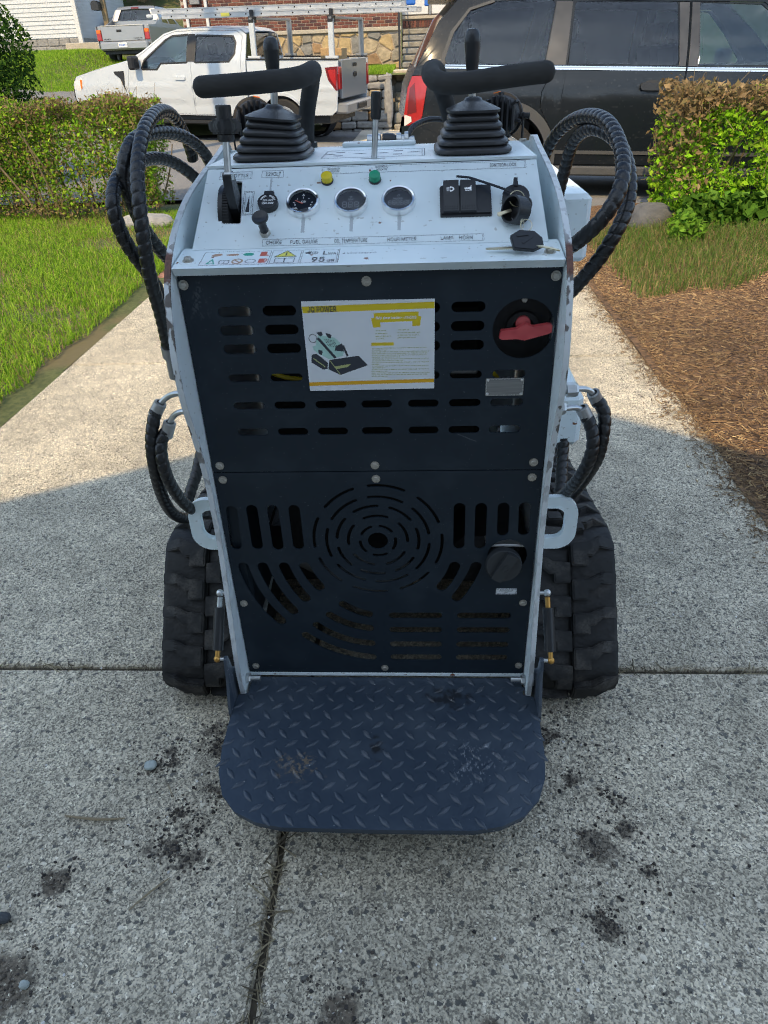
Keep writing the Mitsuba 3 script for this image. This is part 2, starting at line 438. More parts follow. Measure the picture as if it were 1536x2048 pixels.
rows = [-6.3, -1.93, 0.152, 2.236, 4.33, 6.0]
for a, b in zip(rows[:-1], rows[1:]):
    g = 0.006
    for (x0, x1) in ((DX0, JX - g), (JX + g, DX1)):
        obj('slab', slab(x0, x1, a + g, b - g), 'm_concrete', k, smooth=False)
# brick edging, half buried along the lawn
mat('m_edgebrick', mikit.proc(lambda p, n, uv: mix((0.20, 0.085, 0.055), (0.36, 0.19, 0.13), fbm(p.x * 50, p.y * 50, p.z * 50, 3))), 0.9)
be = thing('brick_edging', 'row of sunken red bricks edging the lawn beside the driveway', 'edging')
y = 1.2
while y < 5.6:
    l = 0.195 + random.uniform(-.006, .006)
    m = bx(-.05, .05, -l / 2, l / 2, -.08, random.uniform(-.05, .005), .006)
    m.apply_transform(trimesh.transformations.rotation_matrix(random.uniform(-.06, .06), [0, 0, 1]))
    m.apply_translation((-1.725 + random.uniform(-.012, .008), y + l / 2, 0))
    obj('brick', m, 'm_edgebrick', be, smooth=False)
    y += l + random.uniform(.008, .03)

obj('lawn', sheet(-16, -1.662, -6, 7.05, .118, lambda x, y: 0.035 * nz(x, y, 0.8) + 0.02 * nz(x, y, 5, 3) - 0.028 + np.where(x > -1.80, -.008, 0)), 'm_lawn', smooth=True, kind='structure', label='front lawn soil left of the driveway', cat='lawn')
obj('planting_bed', sheet(1.12, 12, -6, 6.1, .06, lambda x, y: 0.05 * nz(x, y, 0.9, 5) + 0.03 * nz(x, y, 6, 2) - 0.034 + np.clip((x - 1.2) * .04, 0, .12)), 'm_mulch', smooth=True, kind='structure', label='straw mulched bed right of the driveway', cat='bed')
BEDZ = lambda x, y: 0.05 * nz(x, y, 0.9, 5) + 0.03 * nz(x, y, 6, 2) - 0.034 + np.clip((x - 1.2) * .04, 0, .12)
LAWNZ = lambda x, y: 0.035 * nz(x, y, 0.8) + 0.02 * nz(x, y, 5, 3) - 0.028
obj('street', cat(sheet(-60, -1.75, 7.0, 17.6, .4, street_z), sheet(-1.75, 60, 5.95, 17.6, .4, street_z)), 'm_asphalt', smooth=True, kind='structure', label='grey asphalt street between the hedges and the far kerb', cat='street')
obj('far_bank', sheet(-60, -1.9, 15.6, 60, .4, far_z), 'm_lawn', smooth=True, kind='structure', label='grassy bank rising across the street', cat='bank')
obj('apron', sheet(-16, -5.2, 15.5, 22.6, .25, lambda x, y: np.maximum(far_z(x, y), street_z(x, y)) + .015), 'm_asphalt', smooth=True, kind='structure', label='dark asphalt apron rising from the street', cat='apron')
obj('sidewalk', sheet(-1.25, 2.5, 14.9, 17.6, .5, lambda x, y: street_z(x, y) + .03), 'm_walk', smooth=True, kind='structure', label='pale concrete sidewalk behind the minivan', cat='sidewalk')
obj('far_lawn', sheet(-1.95, 30, 17.75, 60, .5, lambda x, y: 0.93 + np.clip(y - 17.75, 0, 4) * 0.02 + 9 * np.clip((y - 26) / 25, 0, 1) ** 1.3), 'm_lawn', smooth=True, kind='structure', label='raised lawn above the stone retaining wall', cat='lawn')

# ------------------------------------------------------------------ garage behind the camera: its gable throws the shade on the driveway
mat('m_garage', (0.62, 0.61, 0.58), 0.7)
mat('m_shingle', mikit.proc(lambda p, n, uv: mix((0.06, 0.06, 0.06), (0.13, 0.125, 0.12), fbm(p.x * 20, p.y * 20, p.z * 20, 3))), 0.9)
gk = thing('garage', 'pale gabled garage standing at the near end of the driveway', 'garage')
AX, AZ, HW, MS = -.593, 3.60, 2.55, 0.59
M = frame((0, -2.25, 0), (1, 0, 0), (0, 0, 1))
gab = Polygon([(AX - HW, 0), (AX + HW, 0), (AX + HW, AZ - .2 - MS * HW), (AX, AZ - .2), (AX - HW, AZ - .2 - MS * HW)])
obj('wall', ext(gab.difference(sbox(AX - 1.3, 0, AX + 1.3, 1.98)), .16, M, -.16), 'm_garage', gk, smooth=False)
for sx in (-1, 1):
    obj('wall', bx(AX + sx * HW - .08, AX + sx * HW + .08, -9, -2.26, 0, AZ - .25 - MS * HW), 'm_garage', gk, smooth=False)
    e = HW + .3
    pr = Polygon([(AX, AZ), (AX + sx * e, AZ - MS * e), (AX + sx * e, AZ - MS * e - .16), (AX, AZ - .16)])
    obj('roof', ext(pr, 7.0, frame((0, -2.05, 0), (1, 0, 0), (0, 0, 1))), 'm_shingle', gk, smooth=False)
obj('wall', bx(AX - HW, AX + HW, -9.16, -9.02, 0, AZ - .3 - MS * HW), 'm_garage', gk, smooth=False)
dk = obj('door', bx(AX - 1.29, AX + 1.29, -2.21, -2.18, 0, 1.97), 'm_garage', gk, smooth=False)
for i in range(4):
    for j in range(4):
        obj('panel', bx(AX - 1.26 + j * .64, AX - .68 + j * .64, -2.19, -2.165, .06 + i * .48, .48 + i * .48, .01), 'm_garage', dk, smooth=False)

# utility pole outside the frame, whose shadow falls on the white pickup
pk = thing('utility_pole', 'tall brown wooden utility pole beside the street', 'utility pole')
obj('shaft', cyl((-5.72, 7.2, -.3), (-5.72, 7.2, 9.5), .17, 16, .13), 'm_twig', pk)
obj('crossarm', bx(-6.8, -4.7, 7.03, 7.12, 8.9, 9.05, .01), 'm_twig', pk)


# ------------------------------------------------------------------ foliage
def leaf_mesh(P, size, cols, up=0.35, seed=0, fold=0.25, aspect=0.55):
    """Diamond-shaped folded leaves at the points P with sizes and colours per leaf."""
    r = np.random.default_rng(seed)
    n = len(P)
    N = r.normal(size=(n, 3))
    N[:, 2] += up * 2
    N /= np.linalg.norm(N, axis=1, keepdims=True)
    A = np.cross(N, r.normal(size=(n, 3)))
    A /= np.linalg.norm(A, axis=1, keepdims=True)
    B = np.cross(N, A)
    s = np.broadcast_to(size, (n,))[:, None]
    v = np.stack([P - A * s * .5, P + B * s * aspect * .5 + N * s * fold * .3, P + A * s * .5, P - B * s * aspect * .5 + N * s * fold * .3], 1)
    b = np.arange(n)[:, None] * 4
    f = np.concatenate([b + [0, 1, 2], b + [0, 2, 3]])
    return trimesh.Trimesh(v.reshape(-1, 3), f, process=False), np.repeat(cols, 4, 0)


def palette(n, cols, seed, jit=0.25):
    r = np.random.default_rng(seed)
    c = np.array(cols)[r.integers(0, len(cols), n)]
    return np.clip(c * (1 + r.uniform(-jit, jit, (n, 1))), 0, 1)


def twigs(lines, r0, r1, n=5):
    return cat([tube(l, [r0, r1], n, sub=6) for l in lines])


GREEN = [(.13, .27, .02), (.18, .34, .025), (.26, .42, .03), (.09, .19, .02), (.32, .43, .04)]
DARK = [(.018, .045, .012), (.03, .07, .016), (.04, .085, .02)]
BROWN = [(.22, .15, .08), (.30, .21, .11), (.17, .12, .06), (.25, .20, .09)]


def hedge(name, label, x0, x1, y0, y1, h, n, size, seed, brown, sparse=None, cols=GREEN, bulge=.08, nstem=48):
    r = np.random.default_rng(seed)
    hk = thing(name, label, 'hedge')
    u, v, w = r.random((3, n))
    # most leaves close to the shell
    which = r.random(n)
    dep = r.random(n) ** 1.6 * .26
    x = x0 + u * (x1 - x0)
    y = y0 + v * (y1 - y0)
    z = .06 + w * (h - .06)
    f = which < .40
    y = np.where(f, y0 + dep, y)
    f2 = (which >= .40) & (which < .66)
    z = np.where(f2, h - dep * .8, z)
    f3 = (which >= .66) & (which < .76)
    x = np.where(f3, x0 + dep, x)
    f4 = (which >= .76) & (which < .86)
    x = np.where(f4, x1 - dep, x)
    P = np.stack([x, y, z], -1)
    P += (meshkit.noise(P * 3.1, seed)[:, None] - .5) * bulge * 2.2 * np.array([.5, 1, .8]) + r.normal(size=P.shape) * .018
    keep = meshkit.fbm(P * 5.5, 3, seed + 3) > .36
    if sparse is not None:
        keep &= r.random(n) > sparse(P)
    P = P[keep]
    c = palette(len(P), cols, seed)
    b = r.random(len(P)) < brown(P)
    c[b] = palette(int(b.sum()), BROWN, seed + 1)
    c = np.clip(c * 1.12, 0, .8)
    m, cc = leaf_mesh(P, size * (.45 + 1.2 * r.random(len(P)) ** 1.7), c, seed=seed)
    obj('leaves', m, 'm_leaf', hk, smooth=False, color=cc)
    ls = []
    for i in range(nstem):
        bx_, by_ = r.uniform(x0 + .1, x1 - .1), r.uniform(y0 + .15, y1 - .1)
        t = V(bx_ + r.normal() * .22, by_ + r.normal() * .16 - .16, h * r.uniform(.6, 1.02))
        mid = (V(bx_, by_, 0) + t) / 2 + r.normal(size=3) * .05
        ls.append([V(bx_, by_, -.02), mid, t])
    for l in ls:
        obj('stem', tube(l, [.012, .005], 5, sub=7), 'm_twig', hk)
    tw = []
    for i in range(int(n / 90)):
        p = P[r.integers(len(P))]
        d = r.normal(size=3) * V(.5, .5, 1) + V(0, -.2, .6)
        d /= np.linalg.norm(d)
        tw.append([p, p + d * r.uniform(.05, .16)])
    obj('twigs', cat([cyl(a, b_, .0022, 3) for a, b_ in tw]), 'm_twig', hk, kind='stuff')
    return hk


sm = lambda a, b, t: np.clip((t - a) / (b - a), 0, 1)
hl = hedge('privet_hedge', 'ragged twiggy privet hedge behind the left lawn', -5.2, -2.46, 6.10, 6.85, .985, 90000, .030, 11,
           lambda P: .30 + .5 * sm(.82, .98, P[:, 2]) * (P[:, 0] > -3.6) * .9 + .35 * sm(.3, .05, P[:, 2]),
           lambda P: .42 * sm(.60, .12, P[:, 2]) + .22 * (np.abs(P[:, 0] + 3.0) < .25) + .12 * (np.abs(P[:, 0] + 3.75) < .18))
hr = hedge('privet_hedge', 'dense clipped privet hedge with browned top right of the driveway', 2.02, 4.6, 4.85, 5.75, 0.98, 42000, .043, 12,
           lambda P: .05 + .90 * sm(.80, .89, P[:, 2] + .07 * np.sin(P[:, 0] * 7 + 1.5) + .05 * (P[:, 0] < 2.5)) + .5 * sm(2.28, 2.1, P[:, 0]) * sm(.25, .5, P[:, 2]),
           None, cols=GREEN[:3] + [(.22, .46, .02), (.30, .52, .03)], bulge=.06, nstem=20)
# broad ivy-like leaves at the foot of the right hedge
r = np.random.default_rng(5)
P = np.stack([r.uniform(2.05, 3.4, 900), 4.80 - r.random(900) * .10, r.uniform(.03, .30, 900)], -1)
m, cc = leaf_mesh(P, r.uniform(.05, .11, 900), palette(900, [(.10, .22, .03), (.14, .27, .04), (.07, .15, .02)], 6), seed=3, aspect=.85)
obj('broad_leaves', m, 'm_leaf', hr, smooth=False, color=cc)


def shrub(name, label, c, rx, ry, rz, n, size, seed, cols, catg='shrub', group=None, nstem=9):
    r = np.random.default_rng(seed)
    hk = thing(name, label, catg, group)
    d = r.normal(size=(n, 3))
    d /= np.linalg.norm(d, axis=1, keepdims=True)
    rad = 1 - r.random(n) ** 1.5 * .55
    rad *= .78 + .5 * meshkit.fbm(d * 2.3 + seed, 3, seed)
    P = np.asarray(c) + d * rad[:, None] * [rx, ry, rz]
    P = P[(meshkit.fbm(P * (2.2 / max(rx, .3)) , 3, seed + 1) > .34)]
    P = P[P[:, 2] > c[2] - rz * .98]
    m, cc = leaf_mesh(P, size * r.uniform(.6, 1.3, len(P)), palette(len(P), cols, seed), seed=seed)
    obj('leaves', m, 'm_leaf', hk, smooth=False, color=cc)
    for i in range(nstem):
        a = r.uniform(0, 2 * np.pi)
        t = np.asarray(c) + V(math.cos(a) * rx * .6, math.sin(a) * ry * .6, rz * r.uniform(-.1, .8))
        b = V(c[0] + math.cos(a) * .1, c[1] + math.sin(a) * .1, c[2] - rz)
        obj('stem', tube([b, (b + t) / 2 + r.normal(size=3) * .05 * rx, t], [.02 * rx + .004, .004], 5, sub=6), 'm_twig', hk)
    return hk


shrub('evergreen_shrub', 'tall dark leafy shrub rising behind the left hedge', (-5.62, 8.6, .98), 1.15, .9, 1.35, 42000, .055, 21, DARK + DARK + [(.06, .13, .02), (.13, .24, .03)])
shrub('weed_clump', 'small bright green leafy weed beside the stone block', (1.98, 4.40, .12), .12, .10, .13, 420, .05, 22, [(.14, .28, .03), (.18, .33, .04)], 'weed', nstem=4)
shrub('bush', 'bright green bush on the slope behind the silver pickup', (-13.4, 41.0, 6.6), 4.0, 1.8, 2.6, 12000, .15, 23, GREEN)
shrub('tree', 'leafy tree on the hill behind the siding house', (-19.0, 46, 10.5), 5.2, 3.5, 3.8, 14000, .22, 24, GREEN + DARK, 'tree')


# ------------------------------------------------------------------ grass, mulch, straw
def blades(P, h, w, cols, seed, lean=.5):
    r = np.random.default_rng(seed)
    n = len(P)
    a = r.uniform(0, 2 * np.pi, n)
    D = np.stack([np.cos(a), np.sin(a), 0 * a], -1)
    b = r.uniform(0, 2 * np.pi, n)
    L = np.stack([np.cos(b), np.sin(b), 0 * b], -1) * (r.random(n) * lean * h)[:, None]
    up = np.zeros((n, 3)); up[:, 2] = h
    w = np.broadcast_to(w, (n,))[:, None]
    v = np.stack([P - D * w, P + D * w, P + up * .55 + L * .35 + D * w * .7, P + up * .55 + L * .35 - D * w * .7, P + up * (1 - .25 * lean) + L], 1)
    k = np.arange(n)[:, None] * 5
    f = np.concatenate([k + [0, 1, 2], k + [0, 2, 3], k + [3, 2, 4]])
    return trimesh.Trimesh(v.reshape(-1, 3), f, process=False), np.repeat(cols, 5, 0)


GR = [(.20, .37, .03), (.27, .44, .04), (.14, .28, .02), (.33, .45, .07), (.22, .37, .035)]
STRAW = [(.30, .24, .11), (.38, .30, .15), (.24, .18, .08)]
r = np.random.default_rng(31)
n = 130000
x = -1.72 - r.random(n) ** 1.25 * 4.6
y = .6 + r.random(n) * 5.9
z = LAWNZ(x, y)
pat = meshkit.fbm(np.stack([x * 1.3, y * 1.3, x * 0], -1), 3, 8)
keep = (r.random(n) < np.clip((pat - .25) * 3.2, .25, 1)) & (x < -1.74 - .05 * meshkit.noise(np.stack([y * 6, y * 0, y * 0], -1)))
x, y, z, pat = x[keep], y[keep], z[keep], pat[keep]
c = palette(len(x), GR, 32)
dry = r.random(len(x)) < np.clip((.62 - .20 * np.clip((x + 3.2) / 1.2, 0, 1) - pat) * 2.6, .10, .85)
c[dry] = palette(int(dry.sum()), STRAW, 33)
m, cc = blades(np.stack([x, y, z], -1), r.uniform(.025, .085, len(x)) * (.6 + .8 * pat), .0022 + .001 * r.random(len(x)), c, 34, .9)
obj('grass', m, 'm_grass', smooth=False, color=cc, kind='stuff', label='short green lawn grass left of the driveway', cat='grass')

n = 26000
x = 1.25 + r.random(n) * 2.6
y = 2.8 + r.random(n) * 2.15
edge = 3.0 + .75 * np.clip((x - 1.9) / 1.2, 0, 1.4) + .5 * meshkit.fbm(np.stack([x * 2.2, x * 0, x * 0], -1), 2, 9)
keep = (y > edge) & (x > 1.3 + .1 * r.random(n))
x, y = x[keep], y[keep]
c = palette(len(x), [(.08, .15, .025), (.12, .20, .04), (.15, .22, .06)], 35)
dry = r.random(len(x)) < .28
c[dry] = palette(int(dry.sum()), STRAW, 36)
m, cc = blades(np.stack([x, y, BEDZ(x, y)], -1), r.uniform(.04, .12, len(x)), .002, c, 37, .8)
obj('grass', m, 'm_grass', smooth=False, color=cc, kind='stuff', label='pale green grass tufts below the right hedge', cat='grass')

n = 60000
x = -18 + r.random(n) * 10.5
y = 22.4 + r.random(n) * 8.5
m, cc = blades(np.stack([x, y, far_z(x, y)], -1), r.uniform(.05, .13, n), .008, palette(n, GR, 38), 39, .6)
obj('grass', m, 'm_grass', smooth=False, color=cc, kind='stuff', label='green grass on the bank below the siding house', cat='grass')
n = 9000
x = -1.8 + r.random(n) * 1.25
y = 17.85 + r.random(n) * 3.8
m, cc = blades(np.stack([x, y, x * 0 + .95 + (y - 17.75) * .02], -1), r.uniform(.06, .14, n), .008, palette(n, GR[1:], 40), 41, .6)
obj('grass', m, 'm_grass', smooth=False, color=cc, kind='stuff', label='bright grass on top of the stone retaining wall', cat='grass')


def bits(P, l, w, cols, seed, tilt=.25):
    r = np.random.default_rng(seed)
    n = len(P)
    a = r.uniform(0, 2 * np.pi, n)
    D = np.stack([np.cos(a), np.sin(a), r.normal(size=n) * tilt], -1) * (l / 2)[:, None]
    S = np.stack([-np.sin(a), np.cos(a), 0 * a], -1) * np.broadcast_to(w, (n,))[:, None]
    U = V(0, 0, 1) * np.broadcast_to(w, (n,))[:, None]
    v = np.stack([P - D - S, P - D + S, P - D + U * 1.4, P + D - S, P + D + S, P + D + U * 1.4], 1)
    k = np.arange(n)[:, None] * 6
    f = np.concatenate([k + t for t in ([0, 3, 5], [0, 5, 2], [1, 2, 5], [1, 5, 4])])
    return trimesh.Trimesh(v.reshape(-1, 3), f, process=False), np.repeat(cols, 6, 0)


n = 90000
x = 1.16 + r.random(n) ** 1.3 * 3.2
y = -1.0 + r.random(n) * 6.2
c = palette(n, [(.22, .13, .06), (.15, .085, .042), (.27, .175, .085), (.075, .045, .028), (.11, .065, .033), (.19, .115, .055), (.34, .24, .125)], 42, .4)
clump = meshkit.fbm(np.stack([x * 2.4, y * 2.4, x * 0], -1), 3, 14)
c = c * (.45 + 1.1 * clump)[:, None]
m, cc = bits(np.stack([x, y, BEDZ(x, y) + .006 * r.random(n)], -1), r.uniform(.006, .02, n) + .05 * r.random(n) ** 6, r.uniform(.0008, .0022, n), c, 43)
obj('mulch', m, 'm_vcol', smooth=False, color=cc, kind='stuff', label='reddish brown straw and bark mulch strewn over the right bed', cat='mulch')
n = 5000
x = 1.16 - np.abs(r.normal(size=n)) * .055
y = .4 + r.random(n) * 4.6
m, cc = bits(np.stack([x, y, x * 0 + .004], -1), r.uniform(.004, .016, n) + .03 * r.random(n) ** 8, r.uniform(.0008, .002, n), palette(n, [(.16, .10, .05), (.10, .062, .035), (.24, .16, .08)], 44, .4), 45)
obj('mulch', m, 'm_vcol', smooth=False, color=cc, kind='stuff', label='stray mulch bits spilled along the right driveway edge', cat='mulch')
# dry grass caught in the slab joints
n = 420
y = np.concatenate([r.uniform(-1.0, -.15, 230), np.full(190, .152) + r.normal(size=190) * .006])
x = np.concatenate([JX + r.normal(size=230) * .009, r.uniform(-1.2, 1.1, 190)])
m, cc = bits(np.stack([x, y, r.uniform(-.004, .004, n)], -1), r.uniform(.01, .06, n), r.uniform(.0006, .0014, n), palette(n, [(.16, .13, .08), (.26, .22, .14), (.09, .075, .05)], 46, .3), 47, .12)
obj('joint_debris', m, 'm_vcol', smooth=False, color=cc, kind='stuff', label='dry grass clippings caught in the slab joints', cat='debris')

# dirt crumbs shed by the tracks, and grit lying on the slabs
def crumbs(P, s, cols, seed):
    r = np.random.default_rng(seed)
    b = trimesh.creation.icosahedron()
    n, nv = len(P), len(b.vertices)
    v = np.array(b.vertices)[None] * (s[:, None, None] * r.uniform(.5, 1.2, (n, nv, 1))) * np.array([1, 1, .7])
    v += P[:, None]
    f = (np.array(b.faces)[None] + (np.arange(n) * nv)[:, None, None]).reshape(-1, 3)
    return trimesh.Trimesh(v.reshape(-1, 3), f, process=False), np.repeat(cols, nv, 0)


cp = []
for (sx, sy, sr) in STAINS + MUD[:2]:
    k = int(26 + 1500 * sr)
    q = r.normal(size=(k, 2)) * sr * .62
    cp.append(np.c_[q + [sx, sy], np.zeros(k)])
for (cx_, cy_, k, w) in ((-.37, -.10, 160, .09), (.41, -.22, 260, .10), (-.40, -.27, 220, .08), (.36, -.05, 120, .06), (-.05, -.58, 200, .05), (.40, -.42, 160, .08)):
    cp.append(np.c_[r.normal(size=(k, 2)) * w + [cx_, cy_], np.zeros(k)])
P = np.vstack(cp)
s = .0011 + .0035 * r.random(len(P)) ** 4
P[:, 2] = s * .3
m, cc = crumbs(P, s, palette(len(P), [(.035, .03, .026), (.055, .045, .036), (.025, .022, .02), (.085, .07, .055)], 51, .4), 52)
obj('dirt_crumbs', m, 'm_vcol', smooth=False, color=cc, kind='stuff', label='dark dirt crumbs scattered around the platform', cat='dirt')
n = 5200
P = np.c_[r.uniform(-1.25, 1.1, n), r.uniform(-.62, 1.6, n), np.zeros(n)]
s = .0010 + .0026 * r.random(n) ** 5
P[:, 2] = s * .25
m, cc = crumbs(P, s, palette(n, [(.10, .095, .09), (.24, .225, .20), (.50, .48, .44), (.62, .60, .56), (.16, .13, .10)], 53, .3), 54)
obj('grit', m, 'm_vcol', smooth=False, color=cc, kind='stuff', label='fine loose grit lying on the near concrete slabs', cat='grit')

# stones and loose things on the ground
mat('m_stone', mikit.proc(lambda p, n, uv: mix((0.16, 0.155, 0.15), (0.36, 0.35, 0.33), fbm(p.x * 18, p.y * 18, p.z * 18, 4))), 0.9, bump=lambda p, n, uv: 0.01 * fbm(p.x * 30, p.y * 30, p.z * 30, 3), eps=3e-3)
mat('m_darkstone', mikit.proc(lambda p, n, uv: mix((0.06, 0.062, 0.065), (0.15, 0.15, 0.15), fbm(p.x * 18, p.y * 18, p.z * 18, 4))), 0.9)
mat('m_chip', mikit.proc(lambda p, n, uv: mix((0.24, 0.28, 0.265), (0.46, 0.50, 0.47), fbm(p.x * 120, p.y * 120, p.z * 120, 3))), 0.6)
mat('m_darkchip', (0.045, 0.05, 0.055), 0.6)


def rock(c, s, seed, sub=2):
    m = trimesh.creation.icosphere(subdivisions=sub, radius=1.0)
    v = np.array(m.vertices)
    v *= .72 + .56 * meshkit.fbm(v * 1.4 + seed * 3.1, 3, seed)[:, None]
    v = np.sign(v) * np.abs(v) ** .8
    m.vertices = v * np.asarray(s) + np.asarray(c)
    return m


obj('stone_block', rock((1.93, 5.12, .07), (.17, .14, .13), 3), 'm_darkstone', smooth=25, label='grey stone block at the corner of the right hedge', cat='stone')
obj('stone_slab', rock((-2.45, 5.85, .03), (.26, .13, .07), 5), 'm_stone', smooth=25, label='flat grey stone at the driveway end of the left hedge', cat='stone')
obj('stone_chip', rock((-.488, -.137, .006), (.013, .012, .007), 6, 1), 'm_chip', smooth=False, label='pale green stone chip beside the platform, left on the slab', cat='stone chip')
obj('stone_chip', rock((-.557, -.556, .005), (.008, .007, .006), 7, 1), 'm_chip', smooth=False, label='pale stone chip on the dark mud patch in the lower left corner', cat='stone chip')
obj('stone_chip', rock((-.645, -.455, .008), (.016, .010, .009), 8, 1), 'm_darkchip', smooth=False, label='dark stone chip at the left edge of the near slab', cat='stone chip')
mat('m_dryleaf', (0.24, 0.19, 0.12), 0.8)
obj('dry_twig', tube([(-.62, -.255, .004), (-.575, -.262, .007), (-.53, -.262, .005), (-.50, -.258, .004)], [.0018, .0035, .0015], 6, sub=12), 'm_dryleaf', label='flattened dry leaf stem lying on the left slab', cat='twig')
obj('dry_twig', tube([(-.43, -.435, .004), (-.40, -.40, .005), (-.375, -.375, .004)], [.0012, .002, .001], 5, sub=8), 'm_dryleaf', label='short dark twig lying across the near left slab', cat='twig')
obj('dry_twig', tube([(-.438, -.18, .003), (-.418, -.21, .004)], [.001, .001], 5, sub=4), 'm_dryleaf', label='thin straw piece between the oil spots on the left slab', cat='straw')
# ================================================================== buildings across the street
BR = [(0.13, 0.045, 0.034), (0.095, 0.036, 0.03), (0.17, 0.065, 0.048), (0.07, 0.034, 0.033), (0.14, 0.052, 0.034)]
for i, b in enumerate(BR):
    mat(f'm_brick{i}', mikit.proc((lambda b: lambda p, n, uv: mi.Color3f(b) * (0.65 + 0.7 * fbm(p.x * 21, p.y * 21, p.z * 21, 3)))(b)), 0.9)
mat('m_mortar', mikit.proc(lambda p, n, uv: mix((0.34, 0.28, 0.22), (0.48, 0.41, 0.33), fbm(p.x * 18, p.y * 18, p.z * 18, 3))), 0.95)
RUB = [(0.42, 0.31, 0.16), (0.30, 0.235, 0.15), (0.24, 0.215, 0.17), (0.36, 0.29, 0.19), (0.27, 0.17, 0.09), (0.21, 0.20, 0.18)]
for i, b in enumerate(RUB):
    mat(f'm_rubble{i}', mikit.proc((lambda b: lambda p, n, uv: mi.Color3f(b) * (0.45 + 1.1 * fbm(p.x * 9, p.y * 9, p.z * 9, 4)))(b)), 0.92, bump=lambda p, n, uv: 0.02 * fbm(p.x * 12, p.y * 12, p.z * 12, 3), eps=6e-3)
mat('m_siding', mikit.proc(lambda p, n, uv: mix((0.42, 0.44, 0.46), (0.52, 0.54, 0.56), fbm(p.x * 1.5, p.y * 1.5, p.z * 22, 2))), 0.5)
mat('m_trim', (0.58, 0.58, 0.57), 0.45)
mat('m_darkmetal', (0.02, 0.02, 0.022), 0.4)

bb = thing('brick_building', 'red brick building on a rubble stone foundation behind the white pickup', 'building')
BY, BX0, BX1 = 22.0, -6.27, -0.42
wk = obj('wall', bx(BX0, BX1, BY, BY + .3, 1.97, 5.2), 'm_mortar', bb, smooth=False)
shp = [mikit.ply(bx(-.1, .1, -.012, .05, -.03, .03, .004), f'm_brick{i}', smooth=False) for i in range(len(BR))]
half = [mikit.ply(bx(-.047, .047, -.012, .05, -.03, .03, .004), f'm_brick{i}', smooth=False) for i in range(len(BR))]
r = np.random.default_rng(3)
rest = [[] for _ in BR]
nb = 0
for row in range(42):
    z = 2.01 + row * .0735
    x = BX1 - (.1 if row % 2 else .047) - .002
    first = True
    while x > BX0 + .1:
        i = int(r.integers(len(BR)))
        h = first and not row % 2
        M = T().translate([x, BY - .002 - r.random() * .004, z])
        if x > -6.25 and row < 11 and nb < 296:
            put('brick', (half if h else shp)[i], wk, M)
            nb += 1
        elif row < 34:
            m = bx(-.1, .1, -.012, .05, -.03, .03)
            m.apply_translation((x, BY - .003, z))
            rest[i].append(m)
        x -= (.047 + .0125 + .1) if h else .2125
        first = False
for i, b in enumerate(rest):
    obj('brickwork', cat(b), f'm_brick{i}', wk, smooth=False, kind='stuff')
obj('ledge', bx(BX0, BX1 + .02, BY - .10, BY + .28, 1.875, 1.965, .012), 'm_walk', bb, smooth=False)
fk = obj('foundation', bx(BX0, BX1, BY + .0, BY + .3, .6, 1.872), 'm_mortar', bb, smooth=False)
import shapely
pts = []
for gx in np.arange(-6.25, -.3, .36):
    for gz in np.arange(1.02, 2.0, .30):
        pts.append((gx + r.uniform(-.15, .15), gz + r.uniform(-.12, .12)))
reg = sbox(-6.26, 1.0, BX1 - .01, 1.868)
FM = frame((0, BY, 0), (1, 0, 0), (0, 0, 1))
for g in shapely.voronoi_polygons(MultiPoint(pts)).geoms:
    g = g.intersection(reg).buffer(-.034).buffer(.02)
    if g.area > .004 and g.geom_type == 'Polygon':
        d = r.uniform(.03, .07)
        a, b = ext(g, d * .6, FM), ext(g.buffer(-.018) if g.buffer(-.018).geom_type == 'Polygon' and not g.buffer(-.018).is_empty else g, d * .4, FM, d * .6)
        obj('stone', cat(a, b), f'm_rubble{int(r.integers(len(RUB)))}', fk, smooth=False)
for px_ in (-6.12, -5.58):
    obj('downspout', cat(bx(px_ - .04, px_ + .04, BY - .10, BY - .03, 1.97, 5.0, .012)), 'm_trim', bb, smooth=False)
obj('meter_box', bx(-5.98, -5.72, BY - .16, BY - .015, 2.62, 3.0, .015), 'm_plate', bb, smooth=False)
# recessed entrance to the right, with steps and a rail post
ek = obj('entrance', bx(-.40, 3.4, 22.62, 22.8, 1.0, 5.0), 'm_mortar', bb, smooth=False)
x = -.36
while x < 1.4:
    obj('brick', bx(x, x + .062, 22.575, 22.63, 1.94, 2.10, .004), f'm_brick{int(r.integers(5))}', ek, smooth=False)
    x += .074
obj('sill', bx(-.39, 3.2, 22.52, 22.61, 2.13, 2.20, .01), 'm_walk', ek, smooth=False)
obj('panel', bx(-.39, .33, 22.55, 22.60, 2.23, 4.4, .012), 'm_trim', ek, smooth=False)
obj('panel', bx(.42, 3.1, 22.55, 22.60, 2.23, 4.4, .012), 'm_trim', ek, smooth=False)
obj('door_post', bx(.34, .41, 22.53, 22.60, 2.21, 4.4, .01), 'm_plate', ek, smooth=False)
sk = thing('entrance_steps', 'weathered grey stone steps rising to the brick building entrance', 'steps')
for i in range(6):
    obj('step', bx(-.36, 2.4, 20.75 + i * .30, 21.09 + i * .30, 1.0 + i * .15 + .03, 1.0 + (i + 1) * .15, .02), f'm_rubble{(5, 2)[i % 2]}', sk, smooth=False)
    obj('riser', bx(-.33, 2.38, 20.80 + i * .30, 21.07 + i * .30, .9 + i * .15, 1.03 + i * .15 - .002), 'm_stone', sk, smooth=False)
rk = thing('handrail', 'thin black iron handrail beside the entrance steps', 'handrail')
obj('post', bx(-.45, -.40, 20.60, 20.65, .98, 2.36, .005), 'm_darkmetal', rk, smooth=False)
obj('rail', tube([(-.425, 20.62, 2.34), (-.425, 22.3, 3.2)], .02, 8), 'm_darkmetal', rk)
